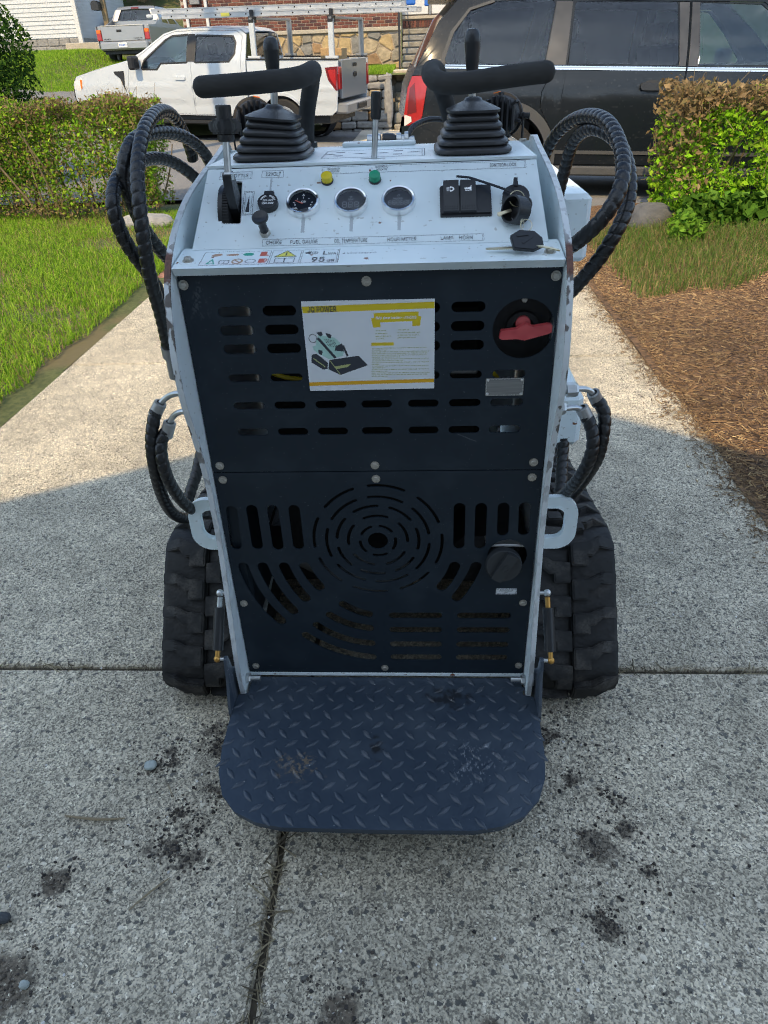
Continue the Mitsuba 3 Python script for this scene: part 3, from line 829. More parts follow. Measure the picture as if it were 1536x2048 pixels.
obj('path', bx(-.75, 2.2, 18.9, 20.75, .80, 1.0, .01), 'm_walk', smooth=False, kind='structure', label='worn path between the two flights of stone steps', cat='path')

# retaining wall and lower steps
rw = thing('retaining_wall', 'rough dry stone retaining wall behind the white pickup tailgate', 'wall')
obj('core', bx(-6.4, -.56, 17.62, 17.78, -.3, .90), 'm_joint', rw, smooth=False)
z = -.26
while z < .90:
    h = r.uniform(.13, .24)
    h = min(h, .955 - z)
    x = -.55
    while x > -6.2:
        l = r.uniform(.18, .55)
        m = bx(x - l, x, 17.44 + r.uniform(-.03, .03), 17.68, z, z + h - .012, min(.03, h * .2))
        v = np.array(m.vertices)
        m.vertices = v + (meshkit.noise(v * 5, 9)[:, None] - .5) * .05
        obj('stone', m, 'm_stone' if r.random() < .6 else f'm_rubble{int(r.integers(2, 6))}', rw, smooth=False)
        x -= l + .012
    z += h
st = thing('street_steps', 'lower flight of rough stone steps beside the retaining wall', 'steps')
for i in range(6):
    m = bx(-.50, 1.4, 17.45 + i * .27, 17.80 + i * .27, -.22 + i * .2, -.22 + (i + 1) * .2 - .01, .025)
    v = np.array(m.vertices)
    m.vertices = v + (meshkit.noise(v * 4, 2)[:, None] - .5) * .04
    obj('step', m, f'm_rubble{(2, 5, 3)[i % 3]}', st, smooth=False)
obj('newel', rock((-.62, 17.5, .45), (.10, .12, .52), 12), 'm_stone', st, smooth=20)

# siding house on the left
hs = thing('siding_house', 'pale house with white clapboard siding at the far left', 'house')
HXc, HY = -13.76, 33.5
obj('wall', bx(-24, HXc - .02, HY + .02, HY + 6, 2.4, 9.0), 'm_siding', hs, smooth=False)
for i in range(40):
    z = 2.42 + i * .148
    pr = Polygon([(0, 0), (-.034, .002), (-.034, .014), (-.004, .158), (0, .158)])
    obj('board', ext(pr, 10.2, frame((-24, HY + .018, z), (0, 1, 0), (0, 0, 1), (1, 0, 0))), 'm_siding', hs, smooth=False)
obj('corner_trim', bx(HXc - .10, HXc + .08, HY - .055, HY + .1, 1.9, 9.0, .012), 'm_trim', hs, smooth=False)
fdn = obj('foundation', bx(-24, HXc - .03, HY + .03, HY + 5.8, .9, 2.41), 'm_stone', hs, smooth=False)
z = 1.60
for rr in range(3):
    x = HXc - .05
    while x > -18.5:
        l = r.uniform(.4, .8)
        obj('stone', bx(x - l, x, HY - .015 + r.uniform(-.015, .015), HY + .1, z, z + .26, .03), 'm_stone', fdn, smooth=False)
        x -= l + .015
    z += .27
obj('path', bx(-14.6, -13.05, 30.3, 31.2, 1.2, 1.88, .02), 'm_walk', smooth=False, kind='structure', label='tan concrete landing below the siding house', cat='path')
obj('path', bx(-13.5, -11.9, 31.2, 32.8, 1.2, 2.16, .02), 'm_walk', smooth=False, kind='structure', label='upper tan concrete step beside the corner of the siding house', cat='path')
mb = thing('mailbox_post', 'two black mailboxes on a brown wooden post near the siding house', 'mailbox')
obj('post', bx(-12.72, -12.54, 33.6, 33.78, 1.4, 3.95, .012), 'm_twig', mb, smooth=False)
for i, z in enumerate((3.28, 3.70)):
    pr = rrect(-.15, 0, .15, .16, .0).union(Point(0, .16).buffer(.15, 8))
    obj('box', ext(pr, .6, frame((-12.82, 33.4, z), (1, 0, 0), (0, 0, 1), (0, -1, 0)), -.4), 'm_darkmetal', mb)
obj('boulder', rock((-12.6, 36.5, 2.7), (1.2, .8, .6), 15), 'm_stone', smooth=25, label='grey boulder on the slope behind the mailbox post', cat='boulder')

# ================================================================== vehicles
mat('m_carwhite', (0.47, 0.505, 0.535), 0.28, clearcoat=1.0, clearcoat_gloss=0.95)
mat('m_carblack', mikit.proc(lambda p, n, uv: mix((0.006, 0.0095, 0.0145), (0.024, 0.028, 0.034), smoothstep(0.5, 0.9, fbm(p.x * 3, p.y * 3, p.z * 9, 3)) * 0.5 + smoothstep(0.80, 0.84, noise(p.x * 42, p.y * 42, p.z * 42)) * 0.6)), 0.22, 0.0, specular=0.12, clearcoat=1.0, clearcoat_gloss=0.97)
mat('m_cargrey', (0.33, 0.33, 0.325), 0.34, 0.55, clearcoat=1.0, clearcoat_gloss=0.9)
mat('m_silver', (0.34, 0.345, 0.35), 0.3, 0.55, clearcoat=1.0, clearcoat_gloss=0.95)
mat('m_pillar', mikit.proc(lambda p, n, uv: mix((0.06, 0.06, 0.06), (0.125, 0.12, 0.115), fbm(p.x * 7, p.y * 7, p.z * 7, 3))), 0.28, 0.7)
mat('m_vantrim', (0.075, 0.077, 0.08), 0.6, 0.0, specular=0.2)
mat('m_tyre', (0.018, 0.018, 0.018), 0.8)
mat('m_rim', (0.62, 0.63, 0.64), 0.25, 0.8)
mat('m_trimblack', (0.012, 0.012, 0.013), 0.45)
mat('m_seat', (0.07, 0.07, 0.075), 0.8)
mat('m_redlens', (0.34, 0.008, 0.010), 0.12, clearcoat=1.0)
mat('m_darkred', (0.13, 0.004, 0.008), 0.12, clearcoat=1.0)
mat('m_clearlens', (0.62, 0.60, 0.56), 0.15, clearcoat=1.0)
scene['m_tint'] = {'type': 'thindielectric', 'int_ior': 1.52, 'specular_transmittance': {'type': 'rgb', 'value': [0.16, 0.18, 0.21]}}
scene['m_carglass'] = {'type': 'thindielectric', 'int_ior': 1.52, 'specular_transmittance': {'type': 'rgb', 'value': [0.62, 0.72, 0.74]}}


class Car:
    """Builds panels from side-view outlines bent to the body's half width f(u, z); u runs from the rear bumper forward, v to the left."""

    def __init__(self, key, o, a, pitch, roll, f):
        h = V(math.cos(a) * math.cos(pitch), math.sin(a) * math.cos(pitch), math.sin(pitch))
        l0 = V(-math.sin(a), math.cos(a), 0)
        u0 = np.cross(h, l0)
        l = math.cos(roll) * l0 + math.sin(roll) * u0
        self.M = np.eye(4)
        self.M[:3, 0], self.M[:3, 1], self.M[:3, 2], self.M[:3, 3] = h, l, np.cross(h, l), o
        self.k, self.f = key, f

    def side(self, poly, sgn, t0=0.0, t1=.03, edge=.14):
        m = ext(poly, t1 - t0)
        m = m.subdivide_to_size(edge)
        v = np.array(m.vertices)
        f = np.array(m.faces)
        y = sgn * (self.f(v[:, 0], v[:, 1]) - (t0 + v[:, 2]))
        if sgn > 0:
            f = f[:, ::-1]
        m = trimesh.Trimesh(np.stack([v[:, 0], y, v[:, 1]], -1), f, process=False)
        m = trimesh.Trimesh(m.vertices, m.faces)
        if m.volume < 0:
            m.invert()
        return m

    def skin(self, prof, w=None, crown=.04, n=15, t=.02):
        """A panel across the car along (u, z) points; its edges lie on the side surface."""
        p = np.asarray(prof, float)
        s = np.linspace(-1, 1, n)
        half = self.f(p[:, 0], p[:, 1]) if w is None else np.broadcast_to(w, (len(p),))
        d = np.gradient(p, axis=0)
        d /= np.linalg.norm(d, axis=1, keepdims=True)
        nn = np.stack([-d[:, 1], d[:, 0]], -1)
        if nn[:, 1].sum() < 0 or (abs(nn[:, 1].sum()) < .2 * len(p) and nn[:, 0].sum() * (p[:, 0].mean() - 2.5) < 0):
            nn = -nn
        c = crown * (1 - s ** 2)
        top = grid(p[:, :1] + nn[:, :1] * c, half[:, None] * s[None], p[:, 1:] + nn[:, 1:] * c)
        bot = grid(p[:, :1] + nn[:, :1] * (c - t), half[:, None] * s[None], p[:, 1:] + nn[:, 1:] * (c - t))
        return cat(top, bot)

    def add(self, name, m, bsdf, parent=None, **kw):
        return obj(name, xf(m, self.M), bsdf, parent or self.k, **kw)


def wheel(car, u, v, z, sgn, R, W, rr, spokes, rim='m_rim'):
    o = V(u, v, z)
    ax = V(0, sgn, 0)
    k = car.add('wheel', cat(lathe([(rr, -W), (R - .03, -W), (R, -W + .04), (R + .004, -W / 2), (R, -.03), (R - .035, 0), (rr + .02, .0), (rr, -.015)], o, ax, 36)), 'm_tyre', smooth=40)
    F = frame(o - ax * .05, (1, 0, 0), (0, 0, 1), ax)
    hub = Point(0, 0).buffer(.07)
    rng = Point(0, 0).buffer(rr).difference(Point(0, 0).buffer(rr - .035))
    sp = [hub, rng]
    for i in range(spokes):
        a = 2 * math.pi * i / spokes
        for da in (-.16, .16):
            sp.append(LineString([(.05 * math.cos(a), .05 * math.sin(a)), ((rr - .02) * math.cos(a + da), (rr - .02) * math.sin(a + da))]).buffer(.018))
    car.add('rim', cat(ext(unary_union(sp), .035, F), lathe([(rr - .005, -W + .02), (rr - .005, 0)], o, ax, 30)), rim, k, smooth=30)
    car.add('brake_disc', lathe([(0, -.12), (rr * .7, -.12), (rr * .7, -.10), (0, -.10)], o, ax, 24), 'm_plate', k)


def seats(car, us, v, z, parent=None, w=.26):
    for u in us:
        for s in (-1, 1):
            pr = Polygon([(u - .05, z), (u + .45, z + .02), (u + .46, z + .14), (u + .08, z + .13), (u - .12, z + .72), (u - .24, z + .70)]).buffer(.03)
            m = ext(pr, 2 * w, frame((0, s * v + w, 0), (1, 0, 0), (0, 0, 1)))
            hr_ = bx(u - .25, u - .13, s * v - .13, s * v + .13, z + .74, z + .93, .03)
            car.add('seat', cat(m, hr_), 'm_seat', parent)


# ---- white pickup
def f_truck(u, z):
    y = .985 - .035 * np.clip((.62 - z) / .25, 0, 1) ** 2 - .02 * np.clip((z - 1.0) / .4, 0, 1) ** 2 + .012 * np.clip(1 - np.abs(z - .98) / .06, 0, 1)
    y = y - .022 * np.clip((.76 - z) / .05, 0, 1)
    y = y - .26 * np.clip((z - 1.40) / .53, 0, 1.3) ** 1.15 * np.clip((u - 1.7) / .1, 0, 1)
    return y - .13 * np.clip((u - 5.0) / .8, 0, 1.2) ** 2


tk = thing('pickup_truck', 'white crew cab pickup with a ladder rack parked across the street', 'pickup truck')
tr = Car(tk, V(-1.1768, 15.2333, -.1586), 2.9168, .0321, -.0204, f_truck)
arch_r, arch_f = Point(1.20, .40).buffer(.47), Point(4.93, .40).buffer(.47)
bed = Polygon([(.10, .62), (.06, 1.0), (.05, 1.42), (1.86, 1.425), (1.86, .50), (.2, .54)])
tl = Polygon([(.055, 1.33), (.30, 1.31), (.245, 1.12), (.10, .95), (.055, .95)])
fd = Polygon([(3.05, .52), (4.40, .52), (4.44, .95), (4.36, 1.36), (4.06, 1.53), (3.62, 1.81), (3.40, 1.875), (3.02, 1.89)])
rd = Polygon([(1.99, .52), (2.9, .52), (3.045, .52), (3.015, 1.89), (2.1, 1.88), (1.98, 1.80)]).difference(Point(1.20, .40).buffer(.52))
g1 = Polygon([(4.10, 1.27), (4.02, 1.42), (3.58, 1.745), (3.44, 1.81), (3.10, 1.83), (3.10, 1.385), (3.66, 1.37), (3.76, 1.27)]).buffer(-.02).buffer(.02)
g2 = Polygon([(2.94, 1.82), (2.16, 1.80), (2.10, 1.70), (2.11, 1.52), (2.22, 1.40), (2.94, 1.385)]).buffer(-.03).buffer(.03)
cab = Polygon([(1.90, .50), (4.5, .50), (5.70, .60), (5.80, .72), (5.78, 1.0), (5.66, 1.14), (5.0, 1.28), (4.42, 1.405), (4.08, 1.56), (3.62, 1.85), (3.35, 1.915), (2.7, 1.935), (2.05, 1.915), (1.90, 1.82), (1.88, 1.43)])
hl_ = Polygon([(5.50, 1.12), (5.74, 1.06), (5.79, .92), (5.62, .88), (5.52, .98)])
for s in (1, -1):
    tr.add('bed_side', tr.side(bed.difference(arch_r).difference(tl), s), 'm_carwhite')
    tr.add('fender', tr.side(cab.difference(fd.union(rd).buffer(.007)).difference(arch_f).difference(hl_), s), 'm_carwhite')
    for d, g, nm, hx in ((fd, g1, 'front_door', 3.28), (rd, g2, 'rear_door', 2.22)):
        dk = tr.add(nm, tr.side(d.difference(g.buffer(.012)), s), 'm_carwhite')
        tr.add('window', tr.side(g, s, .010, .014, .3), 'm_carglass' if nm[0] == 'f' else 'm_tint', dk, smooth=True)
        tr.add('window_seal', tr.side(g.buffer(.016).difference(g.buffer(-.014)), s, -.002, .016), 'm_trimblack', dk)
        tr.add('handle', tr.side(rrect(hx - .11, 1.10, hx + .11, 1.155, .02), s, -.028, -.004), 'm_carwhite', dk)
    tr.add('pillar_cover', tr.side(sbox(2.955, 1.40, 3.085, 1.84).difference(g1.union(g2).buffer(.01)), s, -.003, .02), 'm_trimblack')
    tr.add('tail_light', tr.side(tl.difference(tl.buffer(-.035)), s, -.016, .03), 'm_darkred')
    tr.add('tail_light_lens', tr.side(tl.buffer(-.04), s, -.014, .03), 'm_redlens')
    tr.add('headlight', tr.side(hl_, s, -.004, .03), 'm_clearlens')
    tr.add('marker_lamp', tr.side(Polygon([(5.52, 1.08), (5.57, 1.09), (5.58, .92), (5.545, .95)]), s, -.012, .0), 'm_orange')
    tr.add('fender_vent', tr.side(Polygon([(4.72, 1.235), (4.50, 1.245), (4.50, 1.18), (4.52, 1.0), (4.50, .88), (4.60, 1.12), (4.71, 1.19)]), s, -.012, .02), 'm_trimblack')
    for c_, nm in (((1.20, .40), 'rear'), ((4.93, .40), 'front')):
        lip = Point(c_).buffer(.505).difference(Point(c_).buffer(.455)).intersection(sbox(0, .45, 6, 2))
        tr.add('wheel_arch', tr.side(lip, s, -.016, .02), 'm_carwhite')
        wheel(tr, c_[0], s * .965, .40, s, .405, .27, .275, 6)
        tr.add('wheel_well', lathe([(.44, -.34), (.47, 0)], V(c_[0], s * .95, .40), (0, s, 0), 30), 'm_trimblack')
    tr.add('running_board', bx(2.0, 4.35, s * .86 - .08, s * .86 + .08, .34, .41, .02), 'm_trimblack')
    mk = tr.add('mirror', bx(4.10, 4.24, min(s * 1.0, s * 1.23), max(s * 1.0, s * 1.23), 1.27, 1.50, .03), 'm_trimblack')
    tr.add('bed_rail_cap', bx(.06, 1.86, min(s * .90, s * .985), max(s * .90, s * .985), 1.425, 1.45, .006), 'm_trimblack')
    tr.add('bed_wall', bx(.10, 1.86, min(s * .86, s * .90), max(s * .86, s * .90), .84, 1.42), 'm_carwhite')
tr.add('hood', tr.skin([(5.78, 1.0), (5.72, 1.10), (5.62, 1.15), (5.3, 1.22), (5.0, 1.285), (4.7, 1.345), (4.42, 1.405)], crown=.07), 'm_carwhite', smooth=True)
tr.add('windshield', tr.skin([(4.42, 1.405), (4.08, 1.565), (3.62, 1.85), (3.42, 1.905)], crown=.05, t=.006), 'm_carglass', smooth=True)
tr.add('roof', tr.skin([(3.42, 1.905), (3.2, 1.922), (2.7, 1.937), (2.2, 1.925), (2.02, 1.91), (1.92, 1.85)], crown=.035), 'm_carwhite', smooth=True)
tr.add('rear_window', tr.skin([(1.915, 1.84), (1.885, 1.46)], crown=.03, t=.006), 'm_tint', smooth=True)
tr.add('cab_back', tr.skin([(1.88, 1.455), (1.87, .6)], crown=.0), 'm_carwhite')
tr.add('grille', tr.skin([(5.78, 1.0), (5.83, .8), (5.80, .62)], crown=.07), 'm_trimblack', smooth=True)
tr.add('front_bumper', tr.skin([(5.82, .66), (5.88, .6), (5.86, .48), (5.75, .42)], crown=.09), 'm_carwhite', smooth=True)
tr.add('underbody', bx(.3, 5.6, -.80, .80, .38, .52), 'm_trimblack')
tr.add('bed_floor', bx(.08, 1.86, -.86, .86, .80, .84), 'm_trimblack')
tg = tr.add('tailgate', cat(bx(.035, .10, -.80, .80, .80, 1.43, .015)), 'm_silver')
tr.add('badge', ext(affinity.scale(Point(0, 0).buffer(1, 16), .11, .045), .012, frame((.033, 0, 1.17), (0, -1, 0), (0, 0, 1), (-1, 0, 0))), 'm_trimblack', tg)
tr.add('handle', bx(.02, .036, -.11, .11, 1.30, 1.36, .004), 'm_trimblack', tg)
for s in (1, -1):
    tr.add('tail_light_rear', bx(.03, .09, min(s * .81, s * .955), max(s * .81, s * .955), .96, 1.32, .012), 'm_redlens')
tr.add('rear_bumper', cat(bx(-.10, .16, -.93, .93, .56, .74, .03)), 'm_silver')
tr.add('bumper_step', bx(-.12, .0, -.3, .3, .60, .70, .01), 'm_trimblack')
seats(tr, (3.0, 2.15), .40, .75)
tr.add('dashboard', bx(3.95, 4.35, -.78, .78, 1.08, 1.32, .06), 'm_seat')
tr.add('steering_wheel', lathe([(.17, 0), (.19, .02), (.17, .04), (.155, .02), (.17, 0)], V(3.72, .38, 1.25), V(-.9, 0, .45), 24), 'm_seat')
tr.add('cab_floor', bx(1.9, 4.4, -.85, .85, .55, .62), 'm_seat')
for s in (1, -1):
    for u in (1.70, .17):
        tr.add('rack_post', cat(bx(u - .05, u + .05, s * .93 - .03, s * .93 + .03, 1.45, 2.06, .008), bx(u - .12, u + .12, s * .93 - .035, s * .93 + .035, 1.45, 1.49, .004)), 'm_carwhite' if s > 0 else 'm_cargrey')
for u in (1.70, .17):
    tr.add('rack_crossbar', bx(u - .035, u + .035, -.97, .97, 2.045, 2.085, .006), 'm_cargrey')
    tr.add('rack_clamp', cat(bx(u - .05, u + .05, .80, .97, 2.0, 2.10, .01), bx(u - .03, u + .03, .86, .93, 2.08, 2.20, .01)), 'm_trimblack')

# ladder lying on the rack
mat('m_alu', mikit.proc(lambda p, n, uv: mix((0.40, 0.41, 0.42), (0.54, 0.55, 0.56), fbm(p.x * 12, p.y * 12, p.z * 12, 2))), 0.38, 0.55)
lk = thing('extension_ladder', 'long aluminium extension ladder lying on the pickup rack', 'ladder')
S = V(1.2, 0, 2.105)
d = V(5.17, 0, -.065)
d = d / np.linalg.norm(d)
LM = tr.M @ frame(S, d, (0, 1, 0))
for lay, (a, b, v0, v1) in enumerate(((-2.58, 2.35, .46, .86), (-2.3, 2.58, .50, .82))):
    z = .0 + lay * .085
    for vv in (v0, v1):
        prof = Polygon([(vv - .014, z), (vv + .014, z), (vv + .014, z + .012), (vv + .003, z + .014), (vv + .003, z + .064), (vv + .014, z + .066), (vv + .014, z + .078), (vv - .014, z + .078)])
        m = ext(prof, b - a)
        W = np.array([[0, 0, 1, a], [1, 0, 0, 0], [0, 1, 0, 0], [0, 0, 0, 1.0]])
        obj('rail', xf(m, LM @ W), 'm_alu', lk)
    u = a + .15
    while u < b:
        rg_ = obj('rung', xf(cyl((u, v0, z + .04), (u, v1 + .004, z + .04), .016, 10), LM), 'm_alu', lk)
        obj('rung_end', xf(lathe([(0, 0), (.013, 0), (.013, .006), (0, .008)], V(u, v1 + .004, z + .04), (0, 1, 0), 10), LM), 'm_trimblack', rg_)
        u += .305
obj('caution_label', xf(bx(.95, 1.12, .8745, .876, .012, .068), LM), 'm_yellowtri', lk, smooth=False)
obj('end_cap', xf(bx(2.55, 2.68, .80, .87, .02, .08, .015), LM), 'm_carwhite', lk, smooth=False)
mat('m_blue', (0.02, 0.13, 0.50), 0.6)
obj('tie_strap', xf(cat(bx(-2.56, -2.40, .82, .875, .09, .21, .02), bx(-2.80, -2.72, .83, .87, .07, .20, .015)), LM), 'm_blue', lk, label='blue cloth strap tied at the rear end of the ladder')
mat('m_card', mikit.proc(lambda p, n, uv: mix((0.34, 0.22, 0.10), (0.46, 0.31, 0.16), fbm(p.x * 6, p.y * 6, p.z * 30, 2))), 0.85)
bxk = obj('cardboard_box', xf(bx(.42, .86, -.75, -.40, 1.10, 1.585, .004), tr.M), 'm_card', smooth=False, label='brown cardboard box standing in the white pickup bed', cat='box')

# ---- black minivan
def f_van(u, z):
    y = .985 - .05 * np.clip((.86 - z) / .62, 0, 1) ** 1.4 - .04 * np.clip((z - .87) / .22, 0, 1) ** 1.2
    y = y - .27 * np.clip((z - 1.10) / .55, 0, 1.3) ** 1.2
    y = y - .09 * np.clip((.30 - u) / .30, 0, 1) ** 2.2
    return y - .30 * np.clip((u - 4.1) / 1.0, 0, 1) ** 2


vk = thing('minivan', 'dark grey dusty minivan parked at the near kerb', 'minivan')
vn = Car(vk, V(-.10, 7.585, .08), 0.0, -.042, .0, f_van)
va_r, va_f = Point(.96, .33).buffer(.42), Point(4.08, .33).buffer(.41)
body = Polygon([(.10, .30), (.0, .45), (.0, .68), (.03, .93), (.10, 1.08), (.19, 1.24), (.30, 1.44), (.46, 1.60), (.62, 1.665), (3.35, 1.665), (3.75, 1.42), (4.15, 1.12), (4.6, 1.02), (5.0, .86), (5.06, .6), (5.0, .28), (4.5, .21), (1.4, .21), (.55, .26)])
sd = Polygon([(1.44, .30), (2.545, .30), (2.545, 1.60), (1.50, 1.61), (1.37, 1.12), (1.27, .90), (1.27, .78), (1.42, .55)])
vfd = Polygon([(2.56, .30), (3.72, .30), (3.80, .75), (3.78, 1.12), (3.45, 1.43), (3.20, 1.60), (2.56, 1.605)])
q1 = Polygon([(.37, 1.125), (.46, 1.35), (.60, 1.51), (.80, 1.575), (1.33, 1.60), (1.25, 1.125)]).buffer(-.03).buffer(.03)
q2 = Polygon([(1.49, 1.125), (1.53, 1.595), (2.43, 1.60), (2.47, 1.125)]).buffer(-.02).buffer(.02)
q3 = Polygon([(2.665, 1.125), (2.64, 1.595), (3.18, 1.58), (3.42, 1.40), (3.70, 1.14)]).buffer(-.02).buffer(.02)
vtl = Polygon([(.01, .58), (.0, .70), (.03, .92), (.07, 1.015), (.22, 1.02), (.175, .70), (.16, .66), (.08, .63)])
for s in (-1, 1):
    vn.add('body_side', vn.side(body.difference(unary_union([sd.buffer(.006), vfd.buffer(.006), va_r, va_f, q1.buffer(.02), vtl.buffer(.004)])), s), 'm_carblack')
    vn.add('quarter_window', vn.side(q1.buffer(.018), s, .004, .009, .3), 'm_tint', smooth=True)
    vn.add('window_trim', vn.side(Polygon([(.315, 1.11), (.41, 1.365), (.57, 1.545), (.79, 1.61), (.8, 1.59), (.58, 1.525), (.435, 1.35), (.35, 1.11)]), s, -.005, .004), 'm_vantrim')
    for d, g, nm, gl in ((sd, q2, 'sliding_door', 'm_tint'), (vfd, q3, 'front_door', 'm_carglass')):
        dk = vn.add(nm, vn.side(d.difference(g.buffer(.006)), s), 'm_carblack')
        vn.add('window', vn.side(g.buffer(.004), s, .004, .009, .3), gl, dk, smooth=True)
        vn.add('moulding', vn.side(d.intersection(sbox(0, .39, 6, .42)), s, -.010, .0), 'm_vantrim', dk)
        vn.add('belt_trim', vn.side(d.intersection(sbox(0, 1.078, 6, 1.108)), s, -.008, .0), 'm_chrome', dk)
        hx = 2.30 if nm[0] == 's' else 2.80
        hk = vn.add('handle', vn.side(rrect(hx - .145, .925, hx + .145, .985, .028), s, -.038, -.012), 'm_black', dk)
        vn.add('handle_cup', vn.side(affinity.scale(Point(hx - .03, .955).buffer(1), .095, .052), s, -.004, .006), 'm_trimblack', hk)
    vn.add('pillar', vn.side(Polygon([(1.275, 1.115), (1.355, 1.60), (1.50, 1.60), (1.46, 1.115)]).difference(q1.union(q2).buffer(.012)).intersection(sbox(0, 1.11, 6, 1.6)), s, -.006, .0), 'm_pillar')
    vn.add('pillar', vn.side(Polygon([(2.485, 1.115), (2.45, 1.60), (2.54, 1.60), (2.54, 1.115)]), s, -.006, .0), 'm_pillar')
    vn.add('pillar', vn.side(Polygon([(2.565, 1.115), (2.565, 1.60), (2.63, 1.60), (2.65, 1.115)]), s, -.006, .0), 'm_pillar')
    vn.add('belt_trim', vn.side(Polygon([(.36, 1.078), (1.36, 1.078), (1.37, 1.108), (.37, 1.108)]), s, -.008, .0), 'm_chrome')
    t = vn.add('tail_light', vn.side(vtl, s, -.012, .03), 'm_redlens')
    vn.add('inner_lens', vn.side(Polygon([(.02, .69), (.04, .92), (.10, .985), (.13, .72)]).buffer(-.01), s, -.017, -.01), 'm_darkred', t)
    vn.add('reversing_lens', vn.side(Polygon([(.005, .60), (.005, .70), (.07, .685), (.075, .645)]), s, -.018, -.01), 'm_clearlens', t)
    for c_ in ((.96, .33), (4.08, .33)):
        lip = Point(c_).buffer(.50).difference(Point(c_).buffer(.415)).intersection(sbox(0, .3, 6, 2))
        vn.add('wheel_arch', vn.side(lip, s, -.016, .02), 'm_vantrim')
        wheel(vn, c_[0], s * .955, .33, s, .335, .22, .215, 5)
        vn.add('wheel_well', lathe([(.40, -.3), (.42, 0)], V(c_[0], s * .94, .33), (0, s, 0), 30), 'm_trimblack')
    vn.add('sill', bx(1.42, 3.7, min(s * .90, s * .968), max(s * .90, s * .968), .20, .285, .015), 'm_vantrim')
    vn.add('mirror', bx(3.50, 3.64, min(s * 1.0, s * 1.20), max(s * 1.0, s * 1.20), 1.12, 1.28, .03), 'm_carblack')
vn.add('roof', vn.skin([(.46, 1.60), (.62, 1.665), (.9, 1.68), (1.8, 1.69), (2.8, 1.68), (3.30, 1.665)], crown=.05), 'm_carblack', smooth=True)
vn.add('windshield', vn.skin([(3.30, 1.665), (3.75, 1.42), (4.15, 1.12)], crown=.08, t=.006), 'm_carglass', smooth=True)
vn.add('hood', vn.skin([(4.15, 1.12), (4.6, 1.02), (4.9, .92), (5.0, .86)], crown=.08), 'm_carblack', smooth=True)
vn.add('front_fascia', vn.skin([(5.0, .86), (5.06, .6), (5.02, .3)], crown=.10), 'm_carblack', smooth=True)
lg = vn.add('liftgate', vn.skin([(.0, .68), (.03, .93), (.10, 1.08)], crown=.07), 'm_carblack', smooth=True)
vn.add('rear_window', vn.skin([(.10, 1.08), (.19, 1.24), (.30, 1.44), (.46, 1.60)], crown=.06, t=.006), 'm_tint', lg, smooth=True)
vn.add('rear_bumper', cat(vn.skin([(.10, .28), (.0, .42), (-.02, .55), (.0, .68)], crown=.09), vn.side(Polygon([(.10, .28), (-.01, .43), (-.02, .60), (.10, .62), (.42, .52), (.50, .30)]), -1, -.012, .02), vn.side(Polygon([(.10, .28), (-.01, .43), (-.02, .60), (.10, .62), (.42, .52), (.50, .30)]), 1, -.012, .02)), 'm_carblack', smooth=40)
vn.add('spoiler', bx(.20, .62, -.62, .62, 1.635, 1.67, .012), 'm_carblack')
vn.add('underbody', bx(.3, 4.8, -.85, .85, .20, .30), 'm_trimblack')
seats(vn, (2.75, 1.75, .75), .40, .55)
vn.add('dashboard', bx(3.4, 3.9, -.72, .72, .85, 1.10, .06), 'm_seat')

# ---- silver pickup up the slope
def f_rid(u, z):
    return .95 - .03 * np.clip((.6 - z) / .25, 0, 1) ** 2 - .25 * np.clip((z - 1.12) / .6, 0, 1.2) ** 1.2 - .10 * np.clip((u - 4.6) / .6, 0, 1) ** 2


rk_ = thing('pickup_truck', 'silver pickup parked up the slope with its tailgate facing the street', 'pickup truck')
rg = Car(rk_, V(-10.18, 28.3, 1.36), 1.56, .0, .0, f_rid)
rb = Polygon([(.06, .55), (.05, 1.16), (.9, 1.20), (1.55, 1.40), (1.72, 1.70), (2.0, 1.78), (3.1, 1.78), (3.9, 1.25), (4.9, 1.12), (5.2, .9), (5.2, .45), (.4, .42)])
rw1 = Polygon([(1.86, 1.28), (1.95, 1.66), (2.55, 1.69), (2.58, 1.26)])
rw2 = Polygon([(2.66, 1.26), (2.64, 1.69), (3.05, 1.68), (3.60, 1.28)])
for s in (1, -1):
    rg.add('body_side', rg.side(rb.difference(unary_union([Point(1.1, .36).buffer(.42), Point(4.2, .36).buffer(.42), rw1, rw2])), s), 'm_silver')
    for g in (rw1, rw2):
        rg.add('window', rg.side(g.buffer(.01), s, .012, .016, .4), 'm_tint', smooth=True)
    wheel(rg, 1.1, s * .93, .36, s, .36, .24, .23, 5)
    wheel(rg, 4.2, s * .93, .36, s, .36, .24, .23, 5)
    tlk = rg.add('tail_light', bx(.015, .20, min(s * .77, s * .935), max(s * .77, s * .935), .74, 1.06, .015), 'm_redlens')
    rg.add('indicator', bx(.008, .1, min(s * .78, s * .93), max(s * .78, s * .93), .95, 1.055, .01), 'm_orange', tlk)
    rg.add('bed_wall', bx(.1, 1.6, min(s * .74, s * .90), max(s * .74, s * .90), .60, 1.165, .01), 'm_silver')
tgk = rg.add('tailgate', bx(.02, .10, -.755, .755, .72, 1.155, .015), 'm_silver')
rg.add('tailgate_cap', bx(.01, .11, -.76, .76, 1.156, 1.175, .006), 'm_clearlens', tgk)
rg.add('handle', bx(.005, .022, .03, .21, .98, 1.05, .006), 'm_trimblack', tgk)
RF = frame((.018, 0, 0), (0, -1, 0), (0, 0, 1), (-1, 0, 0))
rg.add('lettering', text('HONDA', .045, RF, -.70, .755, .24, bold=True, depth=.004), 'm_trimblack', tgk, smooth=False)
rg.add('lettering', cat(text('RIDGELINE', .032, RF, .36, .77, .30, bold=True, depth=.004), text('RTS', .028, RF, .48, .725, .1, bold=True, depth=.004)), 'm_trimblack', tgk, smooth=False)
bpk = rg.add('rear_bumper', bx(-.08, .22, -.86, .86, .45, .70, .05), 'm_silver')
